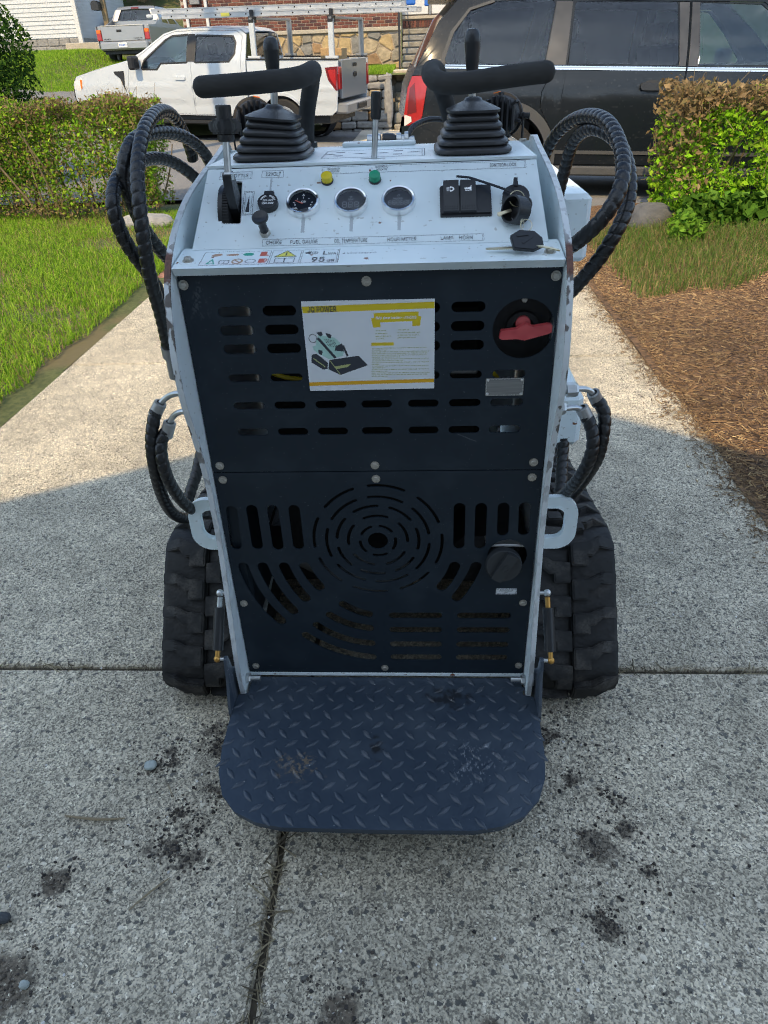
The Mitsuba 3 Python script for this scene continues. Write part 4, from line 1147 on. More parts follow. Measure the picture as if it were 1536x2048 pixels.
rg.add('plate_recess', bx(-.083, -.06, -.20, .24, .50, .68, .02), 'm_cargrey', bpk)
rg.add('number_plate', bx(-.092, -.084, -.12, .19, .53, .67, .004), 'm_whiteink', bpk, smooth=False)
rg.add('plate_print', cat([bx(-.094, -.092, -.09 + i * .045, -.065 + i * .045, .57, .63) for i in range(6)]), 'm_blue', bpk, smooth=False)
rg.add('cab_back', rg.skin([(1.62, .7), (1.62, 1.38)], crown=.02), 'm_silver')
rg.add('rear_window', rg.skin([(1.60, 1.36), (1.74, 1.66)], w=.60, crown=.03, t=.006), 'm_tint', smooth=True)
rg.add('window_frame', cat([rg.skin([(1.58, 1.36), (1.72, 1.66)], w=.02, crown=.0, n=2)]), 'm_trimblack')
for s in (1, -1):
    rg.add('cab_pillar', rg.side(Polygon([(1.56, 1.36), (1.72, 1.70), (1.86, 1.72), (1.80, 1.3)]), s, -.01, .20), 'm_silver')
rg.add('roof', rg.skin([(1.72, 1.68), (1.85, 1.77), (2.4, 1.80), (3.1, 1.78)], crown=.04), 'm_silver', smooth=True)
rg.add('brake_light', bx(1.70, 1.76, -.14, .14, 1.71, 1.765, .01), 'm_darkred')
rg.add('windshield', rg.skin([(3.1, 1.78), (3.9, 1.25)], crown=.05, t=.006), 'm_carglass', smooth=True)
rg.add('hood', rg.skin([(3.9, 1.25), (4.9, 1.12), (5.2, .9)], crown=.05), 'm_silver', smooth=True)
rg.add('front_fascia', rg.skin([(5.2, .9), (5.22, .5)], crown=.05), 'm_silver', smooth=True)
rg.add('bed_floor', bx(.1, 1.6, -.75, .75, .60, .66), 'm_trimblack')
rg.add('underbody', bx(.15, 5.0, -.8, .8, .34, .50), 'm_trimblack')
# ================================================================== the stand-on skid loader
sl = thing('skid_loader', 'white and navy stand-on tracked skid loader standing on the concrete driveway', 'skid loader')
PM = frame((0, 0, 0), (1, 0, 0), (0, 0, 1))                     # rear panel: u right, v up, n towards the operator
FVv = V(0, .133, .098) / np.linalg.norm([.133, .098])
FM = frame((0, .044, .990), (1, 0, 0), FVv)                     # sloped console face
LM = frame((0, -.022, .9795), (1, 0, 0), (0, .066, .0105))      # ledge below it
TM = frame((0, 0, 1.093), (1, 0, 0), (0, 1, 0))                 # console top


def part(name, m, b, parent=None, **kw):
    return obj(name, m, b, parent or sl, **kw)


# ---- side plates
curve = [(-.012, .108), (-.034, .110), (-.050, .130), (-.054, .19), (-.043, .30), (-.028, .41), (-.019, .505), (-.021, .595), (-.030, .66), (-.047, .73), (-.063, .79), (-.066, .84), (-.054, .905), (-.034, .957), (-.010, .986), (.045, 1.020), (.13, 1.051), (.25, 1.074), (.36, 1.090), (.42, 1.101)]
from scipy.interpolate import PchipInterpolator
ca = np.array(curve)
sarc = np.r_[0, np.cumsum(np.linalg.norm(np.diff(ca, axis=0), axis=1))]
cs = np.linspace(0, sarc[-1], 90)
cv = np.stack([PchipInterpolator(sarc, ca[:, 0])(cs), PchipInterpolator(sarc, ca[:, 1])(cs)], -1)
plate = Polygon([tuple(p) for p in cv] + [(.46, 1.10), (.54, 1.02), (.62, .80), (.66, .42), (.60, .20), (.12, .12)])
band = LineString(cv).buffer(.0016, cap_style=2)
for s in (-1, 1):
    X = frame((s * .2895, 0, 0), (0, 1, 0), (0, 0, 1), (1, 0, 0))
    t = .0085
    pk_ = part('side_plate', ext(plate.buffer(-.001), t, X, 0 if s > 0 else -t), 'm_white', smooth=20)
    part('plate_edge', ext(band, t + .0006, X, -.0003 if s > 0 else -t - .0003), 'm_edge', pk_, smooth=30)
    # pivot bolt with nut and washers
    o = V(s * .2895, -.024, .146)
    part('pivot_bolt', cat(cyl(o - V(s * .030, 0, 0), o + V(s * .034, 0, 0), .0055, 14), hexnut(o - V(s * .001, 0, 0), (-s, 0, 0), .0105, .009), lathe([(0, 0), (.012, 0), (.012, .002), (0, .002)], o + V(s * .0087, 0, 0), (s, 0, 0), 20),
         lathe([(0, 0), (.013, 0), (.013, .002), (0, .002)], o + V(s * .0135, 0, 0), (s, 0, 0), 20), hexnut(o + V(s * .026, 0, 0), (s, 0, 0), .0105, .007)), 'm_zinc', smooth=25)
    # lifting eye
    E = rrect(.24, .414, .374, .531, .038).difference(rrect(.2, .436, .354, .511, .024)).intersection(sbox(.298, 0, .5, 1))
    m = ext(E, .011, PM, -.072)
    m2 = ext(rrect(.2, .4355, .3545, .5115, .024).difference(rrect(.2, .4400, .3500, .5070, .020)).intersection(sbox(.298, 0, .5, 1)), .013, PM, -.073)
    mm = cat(m, m2)
    if s < 0:
        mm.apply_transform(np.diag([-1, 1, 1, 1]))
        mm.invert()
    part('lifting_eye', mm, 'm_white', smooth=30)

# ---- rear panels with their openings
R = .0082
slots_u = []
for z, xs in ((.9078, [(-.2339, -.1815), (-.1643, -.1122), (.0618, .109), (.1264, .1779)]), (.8781, [(-.2350, -.1815), (-.164, -.1113), (.0613, .1092), (.1261, .1776)]),
              (.8478, [(-.2345, -.1815), (-.1646, -.1103), (.0609, .1095), (.1259, .1781)]), (.799, [(-.2340, -.1797), (-.1649, -.1125), (.0601, .1091), (.1258, .1768), (.1935, .2457)]),
              (.7503, [(-.2329, -.1808), (-.164, -.1121), (-.0955, -.0439), (-.019, .0314), (.0578, .1078), (.125, .1763), (.1925, .2452)]),
              (.7018, [(-.2324, -.1808), (-.1636, -.1124), (-.0953, -.0444), (-.0206, .0309), (.0579, .1082), (.1249, .1765), (.1922, .2444)])):
    r_ = R if z > .83 else .0068
    slots_u += [stadium((a + r_, z), (b - r_, z), r_) for a, b in xs]
hole = Point(.2375, .8715).buffer(.0472, 24)
up = rrect(-.2875, .6248, .2875, .9655, .004).difference(unary_union(slots_u + [hole]))
upk = part('upper_panel', ext(up, .003, PM, -.003), 'm_navy', smooth=20, label='upper navy louvred panel with the round switch hole')
lows = []
for (xa, za, xb, zb) in ((-.267, .5544, -.2699, .4577), (-.2295, .5563, -.2295, .4575), (-.1911, .556, -.1906, .4562), (-.152, .5557, -.1516, .4572), (.1469, .5576, .1476, .4572), (.1855, .5573, .1862, .457), (.2252, .558, .2265, .486), (.2628, .5582, .2644, .4869)):
    q = .0105
    lows.append(stadium((xa, za - q), (xb, zb + q), q))


def arc3(a, b, c, r):
    a, b, c = map(np.array, (a, b, c))
    A = 2 * np.array([b - a, c - a])
    o = np.linalg.solve(A, np.array([b @ b - a @ a, c @ c - a @ a]))
    ra = np.linalg.norm(a - o)
    t0, t1, t2 = (math.atan2(*(p - o)[::-1]) for p in (a, b, c))
    while t1 - t0 > math.pi: t1 -= 2 * math.pi
    while t1 - t0 < -math.pi: t1 += 2 * math.pi
    while t2 - t1 > math.pi: t2 -= 2 * math.pi
    while t2 - t1 < -math.pi: t2 += 2 * math.pi
    e = r / ra * (1 if t2 > t0 else -1)
    return LineString([o + ra * np.array([math.cos(t), math.sin(t)]) for t in np.linspace(t0 + e, t2 - e, 16)]).buffer(r, 6)


for a, b, c in (((-.2638, .4273), (-.2431, .3441), (-.1985, .2737)), ((-.2271, .4272), (-.2067, .3579), (-.1715, .2994)), ((-.1862, .427), (-.1703, .3765), (-.1444, .3315)), ((-.1471, .4269), (-.1346, .3923), (-.1139, .3604)),
                ((.143, .4273), (.1313, .3919), (.1106, .3603)), ((.1837, .4272), (.1668, .3791), (.1406, .3334))):
    lows.append(arc3(a, b, c, .0105))
for a, b, c in (((-.0831, .3303), (-.0532, .3087), (-.0189, .2971)), ((-.1115, .3025), (-.0702, .2741), (-.0179, .2616)), ((-.1399, .2758), (-.0858, .2372), (-.0165, .2202)), ((-.1653, .249), (-.0974, .2027), (-.0164, .1822))):
    lows.append(arc3(a, b, c, .0088))
for z in (.2955, .2578, .2190, .1832):
    lows += [stadium((.0125 + .008, z), (.1185 - .008, z), .008), stadium((.1475 + .008, z), (.2535 - .008, z), .008)]
fc = np.array([-.0023, .4762])
lows.append(Point(fc).buffer(.0186, 20))
for rad, n, a0, span in ((.033, 5, -84, 42), (.055, 5, 93, 45), (.076, 7, 106, 34), (.0955, 7, 79.6, 37), (.119, 8, 80.6, 31)):
    for i in range(n):
        t = np.radians(np.linspace(a0 + i * 360 / n - span / 2, a0 + i * 360 / n + span / 2, 12))
        lows.append(LineString(np.stack([fc[0] + rad * np.cos(t), fc[1] + rad * np.sin(t)], -1)).buffer(.0029, 5))
lows.append(Point(.2375, .4415).buffer(.0365, 24))
lo = rrect(-.2875, .1395, .2875, .6230, .003).difference(unary_union(lows))
lok = part('lower_panel', ext(lo, .003, PM, -.003), 'm_navy', smooth=20, label='lower navy panel with the round fan grille')
part('sill_strip', bx(-.289, .289, .0, .03, .128, .1385, .002), 'm_white', smooth=False)
for i, (x, z) in enumerate([(-.2800, .9505), (-.0013, .950), (.2796, .9515), (-.2735, .6381), (-.0012, .6362), (.2709, .6391), (-.2726, .6098), (-.0005, .6092), (.2706, .6096), (-.2743, .3276), (.2746, .3294), (-.2725, .1575), (.0003, .1538), (.277, .163)]):
    m = cat(lathe([(0, 0), (.0076, 0), (.0076, .0012), (0, .0012)], (x, -.0005, z), (0, -1, 0), 20), hexnut((x, -.0015, z), (0, -1, 0), .0058, .0040))
    part('panel_bolt', m, 'm_bolt', upk if z > .63 else lok, smooth=20)
# what stands behind the grilles
mat('m_engine', mikit.proc(lambda p, n, uv: mix((0.004, 0.004, 0.005), (0.012, 0.012, 0.012), fbm(p.x * 20, p.y * 20, p.z * 20, 3))), 0.6)
part('engine_block', cat(bx(-.22, .20, .16, .50, .33, .88, .02), cyl((fc[0], .10, fc[1]), (fc[0], .17, fc[1]), .11, 24)), 'm_engine')
part('air_duct', bx(-.283, -.255, .012, .2, .26, .57, .006), 'm_navy')
part('fuel_tank', cat(bx(.14, .285, .035, .30, .34, .448, .02)), 'm_engine')
part('filler_bracket', cat(bx(.198, .277, .006, .04, .4555, .4625, .002)), 'm_cargrey')
part('oil_pan', cat(bx(-.10, .05, .14, .4, .16, .33, .03), cyl((-.20, .2, .30), (-.08, .2, .22), .02, 12)), 'm_plate')
part('wiring_loom', tube([(-.19, .03, .81), (-.10, .04, .78), (.05, .05, .80), (.13, .03, .798), (.17, .025, .80), (.21, .05, .76)], .004, 8, sub=30), 'm_yellowink')
part('fuse_holder', bx(.125, .172, .018, .03, .792, .806, .003), 'm_plate')
# red battery switch
bs = part('battery_switch', cat(bx(.18, .285, .035, .05, .80, .93, .004), lathe([(.026, 0), (.026, .010), (.018, .014)], (.240, .035, .865), (0, -1, 0), 24)), 'm_blackmatte')
hd = Polygon([(-.038, -.0075), (-.034, -.0095), (-.012, -.0085), (.0, -.0110), (.013, -.0075), (.034, -.0020), (.040, .0005), (.040, .0105), (.034, .0115), (.012, .0080), (0, .0130), (-.012, .0050), (-.036, .0025)]).buffer(.0012)
part('handle', cat(ext(hd, .010, frame((.2405, .012, .8650), (1, 0, 0), (0, 0, 1))), lathe([(0, 0), (.0125, 0), (.0115, .016), (0, .019)], (.239, .033, .8745), (0, -1, 0), 20)), 'm_red', bs)
part('screw', hexnut((.2405, .034, .908), (0, -1, 0), .005, .004), 'm_bolt', bs)
# rating plate
rp = part('rating_plate', ext(rrect(.1833, .7622, .2443, .7925, .002), .001, PM), 'm_plate', smooth=False)
part('plate_frame', ext(ring_box(.1843, .7632, .2433, .7915, .0005), .0003, PM, .001), 'm_chrome', rp, smooth=False)
for x, z in ((.1868, .7655), (.2408, .7655), (.1868, .7892), (.2408, .7892)):
    part('rivet', lathe([(.0024, 0), (.0020, .001), (0, .0015)], (x, -.001, z), (0, -1, 0), 12), 'm_chrome', rp)
# filler cap
fcap = part('fuel_cap', cat(lathe([(.026, -.03), (.026, .012), (.0325, .012), (.0335, .015), (.0335, .024), (.0315, .027), (0, .0255)], (.2290, .0, .4330), (.02, -1, .12), 36)), 'm_cap', smooth=35)
GF = frame(V(.2290, 0, .4330) + V(.02, -1, .12) / np.linalg.norm([.02, -1, .12]) * .0245, (.5, .1, .86), (-.86, .0, .5), (.02, -1, .12))
part('grip', cat(ext(rrect(-.030, -.0105, .030, .0105, .003), .010, GF), ext(Point(0, -.0).buffer(.008).difference(Point(0, 0).buffer(.0068)), .0008, GF, .010), ext(stadium((-.005, 0), (.005, 0), .0022), .0008, GF, .010)), 'm_cap', fcap)
stk = part('filler_label', ext(sbox(.2210, .3505, .2604, .3640), .0006, PM), 'm_paper', smooth=False)
part('print', cat(ext(ring_box(.2222, .3515, .2592, .3630, .0005), .0003, PM, .0006), text('GASOLINE FILLING', .0022, PM, .2407, .3590, .026, True, z=.0008), text('PORT', .0022, PM, .2407, .3550, .007, True, z=.0008)), 'm_ink', stk, smooth=False)

# ---- the stuck-on poster
po = part('poster', ext(Polygon([(-.103, .9219), (.1013, .9216), (.1005, .7770), (-.1020, .7755)]), .0006, PM, .0003), 'm_paper', smooth=False, label='white and yellow advertising sheet stuck on the upper panel')


def zp(X, Y):
    t = 1 - (Y - 95) / 862.0
    l = 107 + 81 * (1 - t)
    s = (X - l) / (1391 - l)
    return (-.1027 + s * .2035, .776 + t * .1457)


def pr_(name, polys, b, z=.0010, d=.0002):
    part(name, cat([ext(Polygon([zp(*q) for q in p]) if not hasattr(p, 'area') else p, d, PM, z) for p in polys]), b, po, smooth=False)


bar = lambda x0, y0, x1, y1: [(x0, y0), (x1, y0), (x1, y1), (x0, y1)]
pr_('yellow_bar', [[(113, 142), (1391, 122), (1391, 180), (121, 200)]], 'm_yellowink')
pr_('orange_bar', [[(184, 871), (1388, 853), (1388, 888), (187, 908)]], 'm_orangeink')
x0, z0 = zp(168, 194)
part('title', text('JQ POWER', .0085, PM, x0, z0, .0445, bold=True, z=.0013), 'm_ink', po, smooth=False)
pr_('banner', [[(807, 215), (1238, 207), (1235, 292), (870, 300), (873, 344), (803, 348), (782, 262), (812, 258)], [(1180, 293), (1235, 250), (1265, 250), (1252, 338), (1178, 340)]], 'm_yellowink')
x0, z0 = zp(1020, 258)
part('banner_text', text('Skid steer loader- JQ420Q', .0040, PM, x0, z0, .0625, center=True, bold=True, z=.0013), 'm_whiteink', po, smooth=False)
pr_('heading_bar', [bar(785, 490, 1001, 520)], 'm_yellowink')
rr_ = random.Random(4)
ln = []
for (x0, x1, ys) in ((826, 985, (378, 405, 431, 455)), (1038, 1255, (374, 399, 424, 449))):
    for i, y in enumerate(ys):
        x = x0
        e = x0 + (x1 - x0) * (.62, .7, 1, .55)[i] if x0 < 1000 else x0 + (x1 - x0) * (.5, 1, .95, .8)[i]
        while x < e:
            w = rr_.uniform(14, 42)
            ln.append(bar(x, y - 4, min(x + w, e), y + 3))
            x += w + 7
y = 545
ends = [1320, 940, 1350, 1330, 1320, 1060, 1340, 1100, 1350, 870, 1335, 920, 1345, 940, 1350, 1330, 940]
for i, e in enumerate(ends):
    x = 790
    while x < e:
        w = rr_.uniform(14, 46)
        ln.append(bar(x, y - 3.2, min(x + w, e), y + 2.6))
        x += w + 6
    y += 17.4
pr_('small_print', ln, 'm_oliveink', d=.00012)
pr_('drawing_tracks', [[(207, 597), (248, 586), (300, 620), (366, 682), (362, 736), (322, 745), (206, 672)], [(272, 545), (312, 560), (308, 600), (276, 590)]], 'm_ink')
pr_('drawing_body', [[(252, 452), (276, 405), (430, 436), (470, 470), (520, 560), (512, 612), (384, 646), (300, 600), (232, 556), (214, 520), (250, 505)]], 'm_palegreen', z=.0009)
pr_('drawing_bucket', [[(378, 650), (662, 613), (752, 708), (487, 800), (372, 742)], [(254, 440), (276, 428), (450, 626), (428, 638)], [(502, 512), (520, 508), (566, 612), (546, 618)], [(430, 560), (440, 520), (500, 490), (522, 570)],
     [(252, 384), (300, 376), (316, 402), (296, 424), (270, 402)], [(342, 396), (356, 390), (400, 408), (392, 440), (366, 436)]] + [bar(330 + 17 * i + 9 * j, 446 + 15 * j + 3 * i, 340 + 17 * i + 9 * j, 453 + 15 * j + 3 * i) for i in range(6) for j in range(5)], 'm_ink', z=.0011)
pr_('drawing_glints', [[(382, 656), (388, 654), (490, 794), (484, 796)], [(430, 715), (590, 690), (560, 720), (445, 742)], [(225, 625), (345, 715), (340, 722), (222, 634)]], 'm_oliveink', z=.0014)
c0, c1 = zp(218, 438), zp(258, 438)
part('drawing_hose', ext(affinity.scale(Point(c0).buffer(.0063, 16).difference(Point(c0).buffer(.0056, 16)), 1, 1.15), .0002, PM, .0012), 'm_ink', po, smooth=False)

# ---- console
lp = Polygon([(-.0125, .9668), (-.0225, .9795), (.0445, .9905), (.060, .9905), (.060, .985), (.0455, .9865), (-.018, .9765), (-.0105, .9668)])
part('console_ledge', ext(lp, .5745, frame((-.28725, 0, 0), (0, 1, 0), (0, 0, 1), (1, 0, 0))), 'm_white', smooth=20)
part('console_lip', bx(-.2875, .2875, -.0105, -.0012, .9662, .9720), 'm_white', smooth=False)
slot = Polygon([(-.2379, .1395), (-.2052, .1390), (-.2000, .0507), (-.2310, .0518)]).buffer(-.004).buffer(.004)
fpoly = Polygon([(-.272, .002), (.272, .002), (.264, .165), (-.264, .165)])
cf = part('console_face', ext(fpoly.difference(slot), .003, FM, -.003), 'm_white', smooth=20)
part('slot_edge', ext(slot.buffer(.001).difference(slot.buffer(-.0006)), .0032, FM, -.0030), 'm_edge', cf, smooth=False)
tslot = rrect(-.018, .205, .024, .216, .004)
ct = part('console_top', ext(sbox(-.265, .178, .265, .425).difference(tslot), .004, TM, -.004), 'm_white', smooth=20)
part('console_back', bx(-.287, .287, .425, .43, .55, 1.092), 'm_white', smooth=False)
part('back_rim', bx(-.065, .072, .400, .424, 1.0932, 1.101, .002), 'm_white', smooth=False)
for s in (-1, 1):   # folded console sides and corner bolts
    part('console_side', ext(Polygon([(.046, .985), (.18, 1.083), (.42, 1.088), (.42, .9), (.05, .9)]), .003, frame((s * .262, 0, 0), (0, 1, 0), (0, 0, 1), (1, 0, 0)), -.0015), 'm_white', cf)
    part('ledge_bolt', cat(lathe([(0, 0), (.0085, 0), (.0085, .0012), (0, .0012)], (s * .2685, .006, .9842), (0, -.16, .98), 20), hexnut((s * .2685, .006, .9852), (0, -.16, .98), .0062, .0048)), 'm_bolt', smooth=20)
    part('top_bolt', hexnut((s * .262 + .008, .405, 1.093), (0, 0, 1), .0065, .005), 'm_bolt', smooth=20)


def decal(name, ms, b, parent=None, **kw):
    return part(name, cat(ms), b, parent or cf, smooth=False, **kw)


rb_ = lambda x0, y0, x1, y1, t=.0006, F=FM, z=.0002: ext(ring_box(x0, y0, x1, y1, t), .0002, F, z)
decal('choke_strip', [rb_(-.1635, .0058, .1762, .0192), ext(sbox(.1732, .0064, .1737, .0186), .0002, FM, .0002)], 'm_inkgrey')
for s_, x, w in (('CHOKE', -.146, .0245), ('FUEL GAUGE', -.0995, .0425), ('OIL TEMPERATURE', -.027, .0505), ('HOUR METER', .051, .0445), ('LAMP', .1194, .0185), ('HORN', .1481, .0205)):
    decal('lettering', [text(s_, .0068, FM, x, .0124, w, True)], 'm_ink')
decal('throttle_box', [rb_(-.2432, .1425, -.190, .1580), ext(sbox(-.1925, .143, -.1920, .1575), .0002, FM, .0002)], 'm_inkgrey')
decal('lettering', [text('THROTTLE', .0068, FM, -.2160, .1500, .0390, True)], 'm_ink')
decal('volt_box', [rb_(-.1747, .1438, -.1393, .1587)], 'm_inkgrey')
decal('lettering', [text('12VOLT', .0076, FM, -.1565, .1514, .0245, True)], 'm_ink')
decal('indicator_strip', [rb_(-.0768, .1480, .2474, .1630), ext(sbox(.2446, .1486, .2450, .1624), .0002, FM, .0002)], 'm_inkgrey')
decal('lettering', [text('IGNITION LOCK', .0068, FM, .2111, .1556, .0415, True), text('OIL COOLER', .0034, FM, -.0588, .1585, .020, True), text('INDICATOR', .0034, FM, -.0588, .1528, .018, True),
                    text('ELECTRICAL', .0034, FM, .0183, .1595, .020, True), text('INDICATOR', .0034, FM, .0183, .1538, .018, True)], 'm_ink')
decal('throttle_scale', [rb_(-.2003, .0680, -.1838, .1166), rb_(-.1975, .0700, -.1866, .1146, .0004), ext(Polygon([(-.1955, .0745), (-.1892, .0745), (-.1915, .1080)]), .0002, FM, .0003)], 'm_ink')
# water runs under the gauges: streaks of grime
mat('m_streak', (0.37, 0.41, 0.43), 0.5)
decal('grime_streaks', [ext(Polygon([(x - .0028, .030), (x + .0022, .030), (x + .003, .058), (x - .003, .058)]), .0001, FM, .0001) for x in (-.102, -.0265, .0475)] + [ext(sbox(-.1600, .108, -.1570, .142), .0001, FM, .0001)], 'm_streak')

# ---- gauges
def gauge(x, y, name):
    g = part(name, lathe([(.0262, -.001), (.0266, .002), (.0262, .0095), (.0245, .0115), (.0222, .0108), (.0220, .0085)], (FM @ [x, y, 0, 1])[:3], FM[:3, 2], 48), 'm_chrome', smooth=40)
    part('dial', xf(cat(ext(Point(x, y).buffer(.0221, 24), .001, None, .004)), FM), 'm_dial', g, smooth=False)
    part('glass', xf(lathe([(.0220, .0090), (.0001, .0090)], (x, y, 0), (0, 0, 1), 32), FM), 'm_glass', g, smooth=False)
    return g


def dialtext(g, ms, b='m_whiteink'):
    part('dial_print', cat(ms), b, g, smooth=False)


G1 = gauge(-.1034, .0844, 'fuel_gauge')
cx, cy = -.1034, .0800
tk_ = []
for i in range(5):
    a = math.radians(160 - i * 35)
    p, q = (.0135, .0168) if i in (0, 2, 4) else (.0145, .0165)
    tk_.append(ext(LineString([(cx + p * math.cos(a), cy + p * math.sin(a)), (cx + q * math.cos(a), cy + q * math.sin(a))]).buffer(.0005, cap_style=2), .0002, FM, .0052))
dialtext(G1, tk_ + [text('1/2', .0034, FM, cx, cy + .0068, None, True, True, z=.0052), text('FUEL', .0028, FM, cx - .012, cy - .0065, .008, True, True, z=.0052), text('E', .0026, FM, cx - .0125, cy + .0005, None, True, True, z=.0052),
                    text('F', .0026, FM, cx + .0122, cy + .0, None, True, True, z=.0052), text('A', .004, FM, cx, cy + .0205, None, True, True, z=.0052), ext(rrect(cx + .009, cy - .009, cx + .0125, cy - .0045, .0003), .0002, FM, .0052)])
part('needle', ext(Polygon([(cx - .001, cy + .0015), (cx, cy + .0035), (cx - .0125, cy + .0098), (cx - .013, cy + .0088)]), .0006, FM, .0056), 'm_redink', G1, smooth=False)


def seg8(x, y, w, h, t):
    o = .12 * t
    s_ = []
    for yy in (0, h / 2, h):
        s_.append(sbox(x + t * .6, y + yy - t / 2, x + w - t * .6, y + yy + t / 2))
    for xx in (0, w):
        for a, b in ((t * .6, h / 2 - t * .6), (h / 2 + t * .6, h - t * .6)):
            s_.append(sbox(x + xx - t / 2, y + a, x + xx + t / 2, y + b))
    return [ext(q, .0002, FM, .0052) for q in s_]


G2 = gauge(-.0284, .0836, 'oil_temperature_gauge')
x, y = -.0284, .0836
dialtext(G2, sum([seg8(x - .0125 + i * .0092, y - .0105, .0062, .0105, .0010) for i in range(3)], []) + [text('°C', .0032, FM, x, y + .0095, None, True, True, z=.0052), text('TEMP', .0024, FM, x, y + .0048, .009, True, True, z=.0052)], 'm_dimink')
G3 = gauge(.046, .0838, 'hour_meter')
x, y = .046, .0838
dialtext(G3, sum([seg8(x - .0155 + i * .0063, y - .0085, .0042, .0082, .0008) for i in range(6)], []) + [text('HOURS', .0028, FM, x - .001, y + .0035, .014, True, True, z=.0052), ext(ring_box(x - .0018, y + .0085, x + .0018, y + .0115, .0005), .0002, FM, .0052)], 'm_dimink')
for (x, y, b, n_) in ((-.0678, .1330, 'm_amber', 'yellow_indicator_lamp'), (.0083, .1320, 'm_green', 'green_indicator_lamp')):
    o = (FM @ [x, y, 0, 1])[:3]
    g = part(n_, lathe([(.0098, 0), (.0098, .003), (.0092, .0035)], o, FM[:3, 2], 28), 'm_black')
    part('lens', lathe([(.0088, .003), (.0088, .0118), (.0082, .0125), (0, .0128)], o, FM[:3, 2], 28), b, g, smooth=35)

# ---- rocker switches
sw = part('switch_panel', cat(ext(rrect(.1105, .0520, .1895, .1115, .002), .0035, FM), ext(rrect(.1120, .0550, .1880, .1100, .0015), .0025, FM, .0035)), 'm_black', smooth=False)
for i, x in enumerate((.1155, .1418)):
    prf = Polygon([(.0560, .0060), (.0565, .0095), (.083, .0120), (.1120, .0150), (.1128, .0060)])
    m = ext(prf, .0238)
    m.apply_transform(np.array([[0, 0, 1, x], [1, 0, 0, 0], [0, 1, 0, 0], [0, 0, 0, 1.0]]))
    k_ = part('rocker', xf(m, FM), 'm_black', sw, smooth=20)
    RFm = FM @ frame((x, .083, .0120), (1, 0, 0), (0, .0290, .0030))
    if i == 0:
        ic = [ext(Polygon([(.0105, .008), (.0105, .017)] + [(.0105 + .0062 * math.sin(t), .0125 + .0045 * math.cos(t)) for t in np.linspace(0, math.pi, 10)]).buffer(.0002).difference(Point(.0125, .0125).buffer(.0022)), .0002, RFm, .0001)]
        ic += [ext(sbox(.0050, .0088 + j * .0020, .0095, .0096 + j * .0020), .0002, RFm, .0001) for j in range(4)]
    else:
        ic = [ext(unary_union([Polygon([(.006, .0118), (.016, .0105), (.016, .0155), (.006, .0138)]), sbox(.0155, .0085, .0170, .0175), LineString([(.008, .0128), (.008, .009), (.0135, .009)]).buffer(.0006)]), .0002, RFm, .0001)]
    part('icon', cat(ic), 'm_whiteink', k_ if False else sw, smooth=False)
    RF2 = FM @ frame((x, .0565, .0095), (1, 0, 0), (0, .0265, .0025))
    part('grip_dots', cat([ext(Point(.0030 + a * .0036, .0035 + b * .0042).buffer(.0009, 4), .0004, RF2, .0) for a in range(6) for b in range(2)]), 'm_blackmatte', sw, smooth=False)

# ---- 12 V socket and choke knob
so = part('socket_cover', cat(ext(Point(-.1590, .0865).buffer(.0158, 20), .009, FM), ext(rrect(-.1665, .0985, -.1512, .1105, .001), .006, FM), ext(Point(-.1590, .0865).buffer(.0150, 20).difference(Point(-.1590, .0865).buffer(.0138, 20)), .0006, FM, .009)), 'm_black')
arcp = [text(ch, .0026, FM, -.1590 + .0112 * math.cos(a), .0865 + .0112 * math.sin(a), None, True, True, z=.0092, ang=0) if False else xf(text(ch, .0030, np.eye(4), 0, 0, None, True, True, z=.0), FM @ np.array(trimesh.transformations.translation_matrix((-.1590 + .0108 * math.cos(a), .0865 + .0108 * math.sin(a), .0092)) @ trimesh.transformations.rotation_matrix(a - math.pi / 2, (0, 0, 1))))
        for ch, a in list(zip('POWER', np.radians([160, 148, 136, 124, 112]))) + list(zip('SOCKET', np.radians([74, 62, 50, 38, 26, 14])))]
part('cover_print', cat(arcp + [text('12V-24V', .0036, FM, -.1588, .0880, .0165, True, True, z=.0092), text('120W-240W', .0036, FM, -.1588, .0822, .0185, True, True, z=.0092)]), 'm_whiteink', so, smooth=False)
o = (FM @ [-.1600, .0300, 0, 1])[:3]
ck = part('choke_knob', cat(lathe([(.0066, .006), (.0062, .022), (.0080, .026), (.0118, .030), (.0128, .033), (.0122, .0355), (.0085, .0350), (.0060, .0335), (0, .0330)], o, FM[:3, 2] + V(-.04, 0, .05), 28)), 'm_black', smooth=35)
part('nut', hexnut(o, FM[:3, 2], .0088, .007), 'm_bolt', ck, smooth=20)

# ---- ignition lock with rubber cap
o = (FM @ [.2262, .0760, 0, 1])[:3]
ig = part('ignition_lock', cat(ext(Point(.2262, .0800).buffer(.0205, 24), .013, FM), ext(Point(.2262, .0800).buffer(.0195, 24), .002, FM, .013), ext(rrect(.2232, .0920, .2292, .1085, .001), .020, FM), ext(rrect(.2222, .0640, .2302, .0960, .001), .018, FM)), 'm_black', smooth=20)
c_ = (FM @ [.2258, .0475, .016, 1])[:3]
part('cap', cat(lathe([(.0195, -.010), (.0205, -.006), (.0205, .014), (.0175, .014), (.0170, -.004), (0, -.005)], c_, V(-.75, -.55, .25), 30)), 'm_black', ig, smooth=35)
part('inserted_key', xf(cat(ext(stadium((.2010, .0440), (.2150, .0500), .0028), .0018, None, .012), ext(Point(.2000, .0436).buffer(.0040, 10), .002, None, .012)), FM), 'm_key', ig)
tor = trimesh.creation.torus(.0115, .0007, 36, 8)
part('ring', xf(tor, FM @ frame((.2260, .0660, .020), (1, .2, 0), (-.2, .8, .45))), 'm_key', ig, smooth=True)

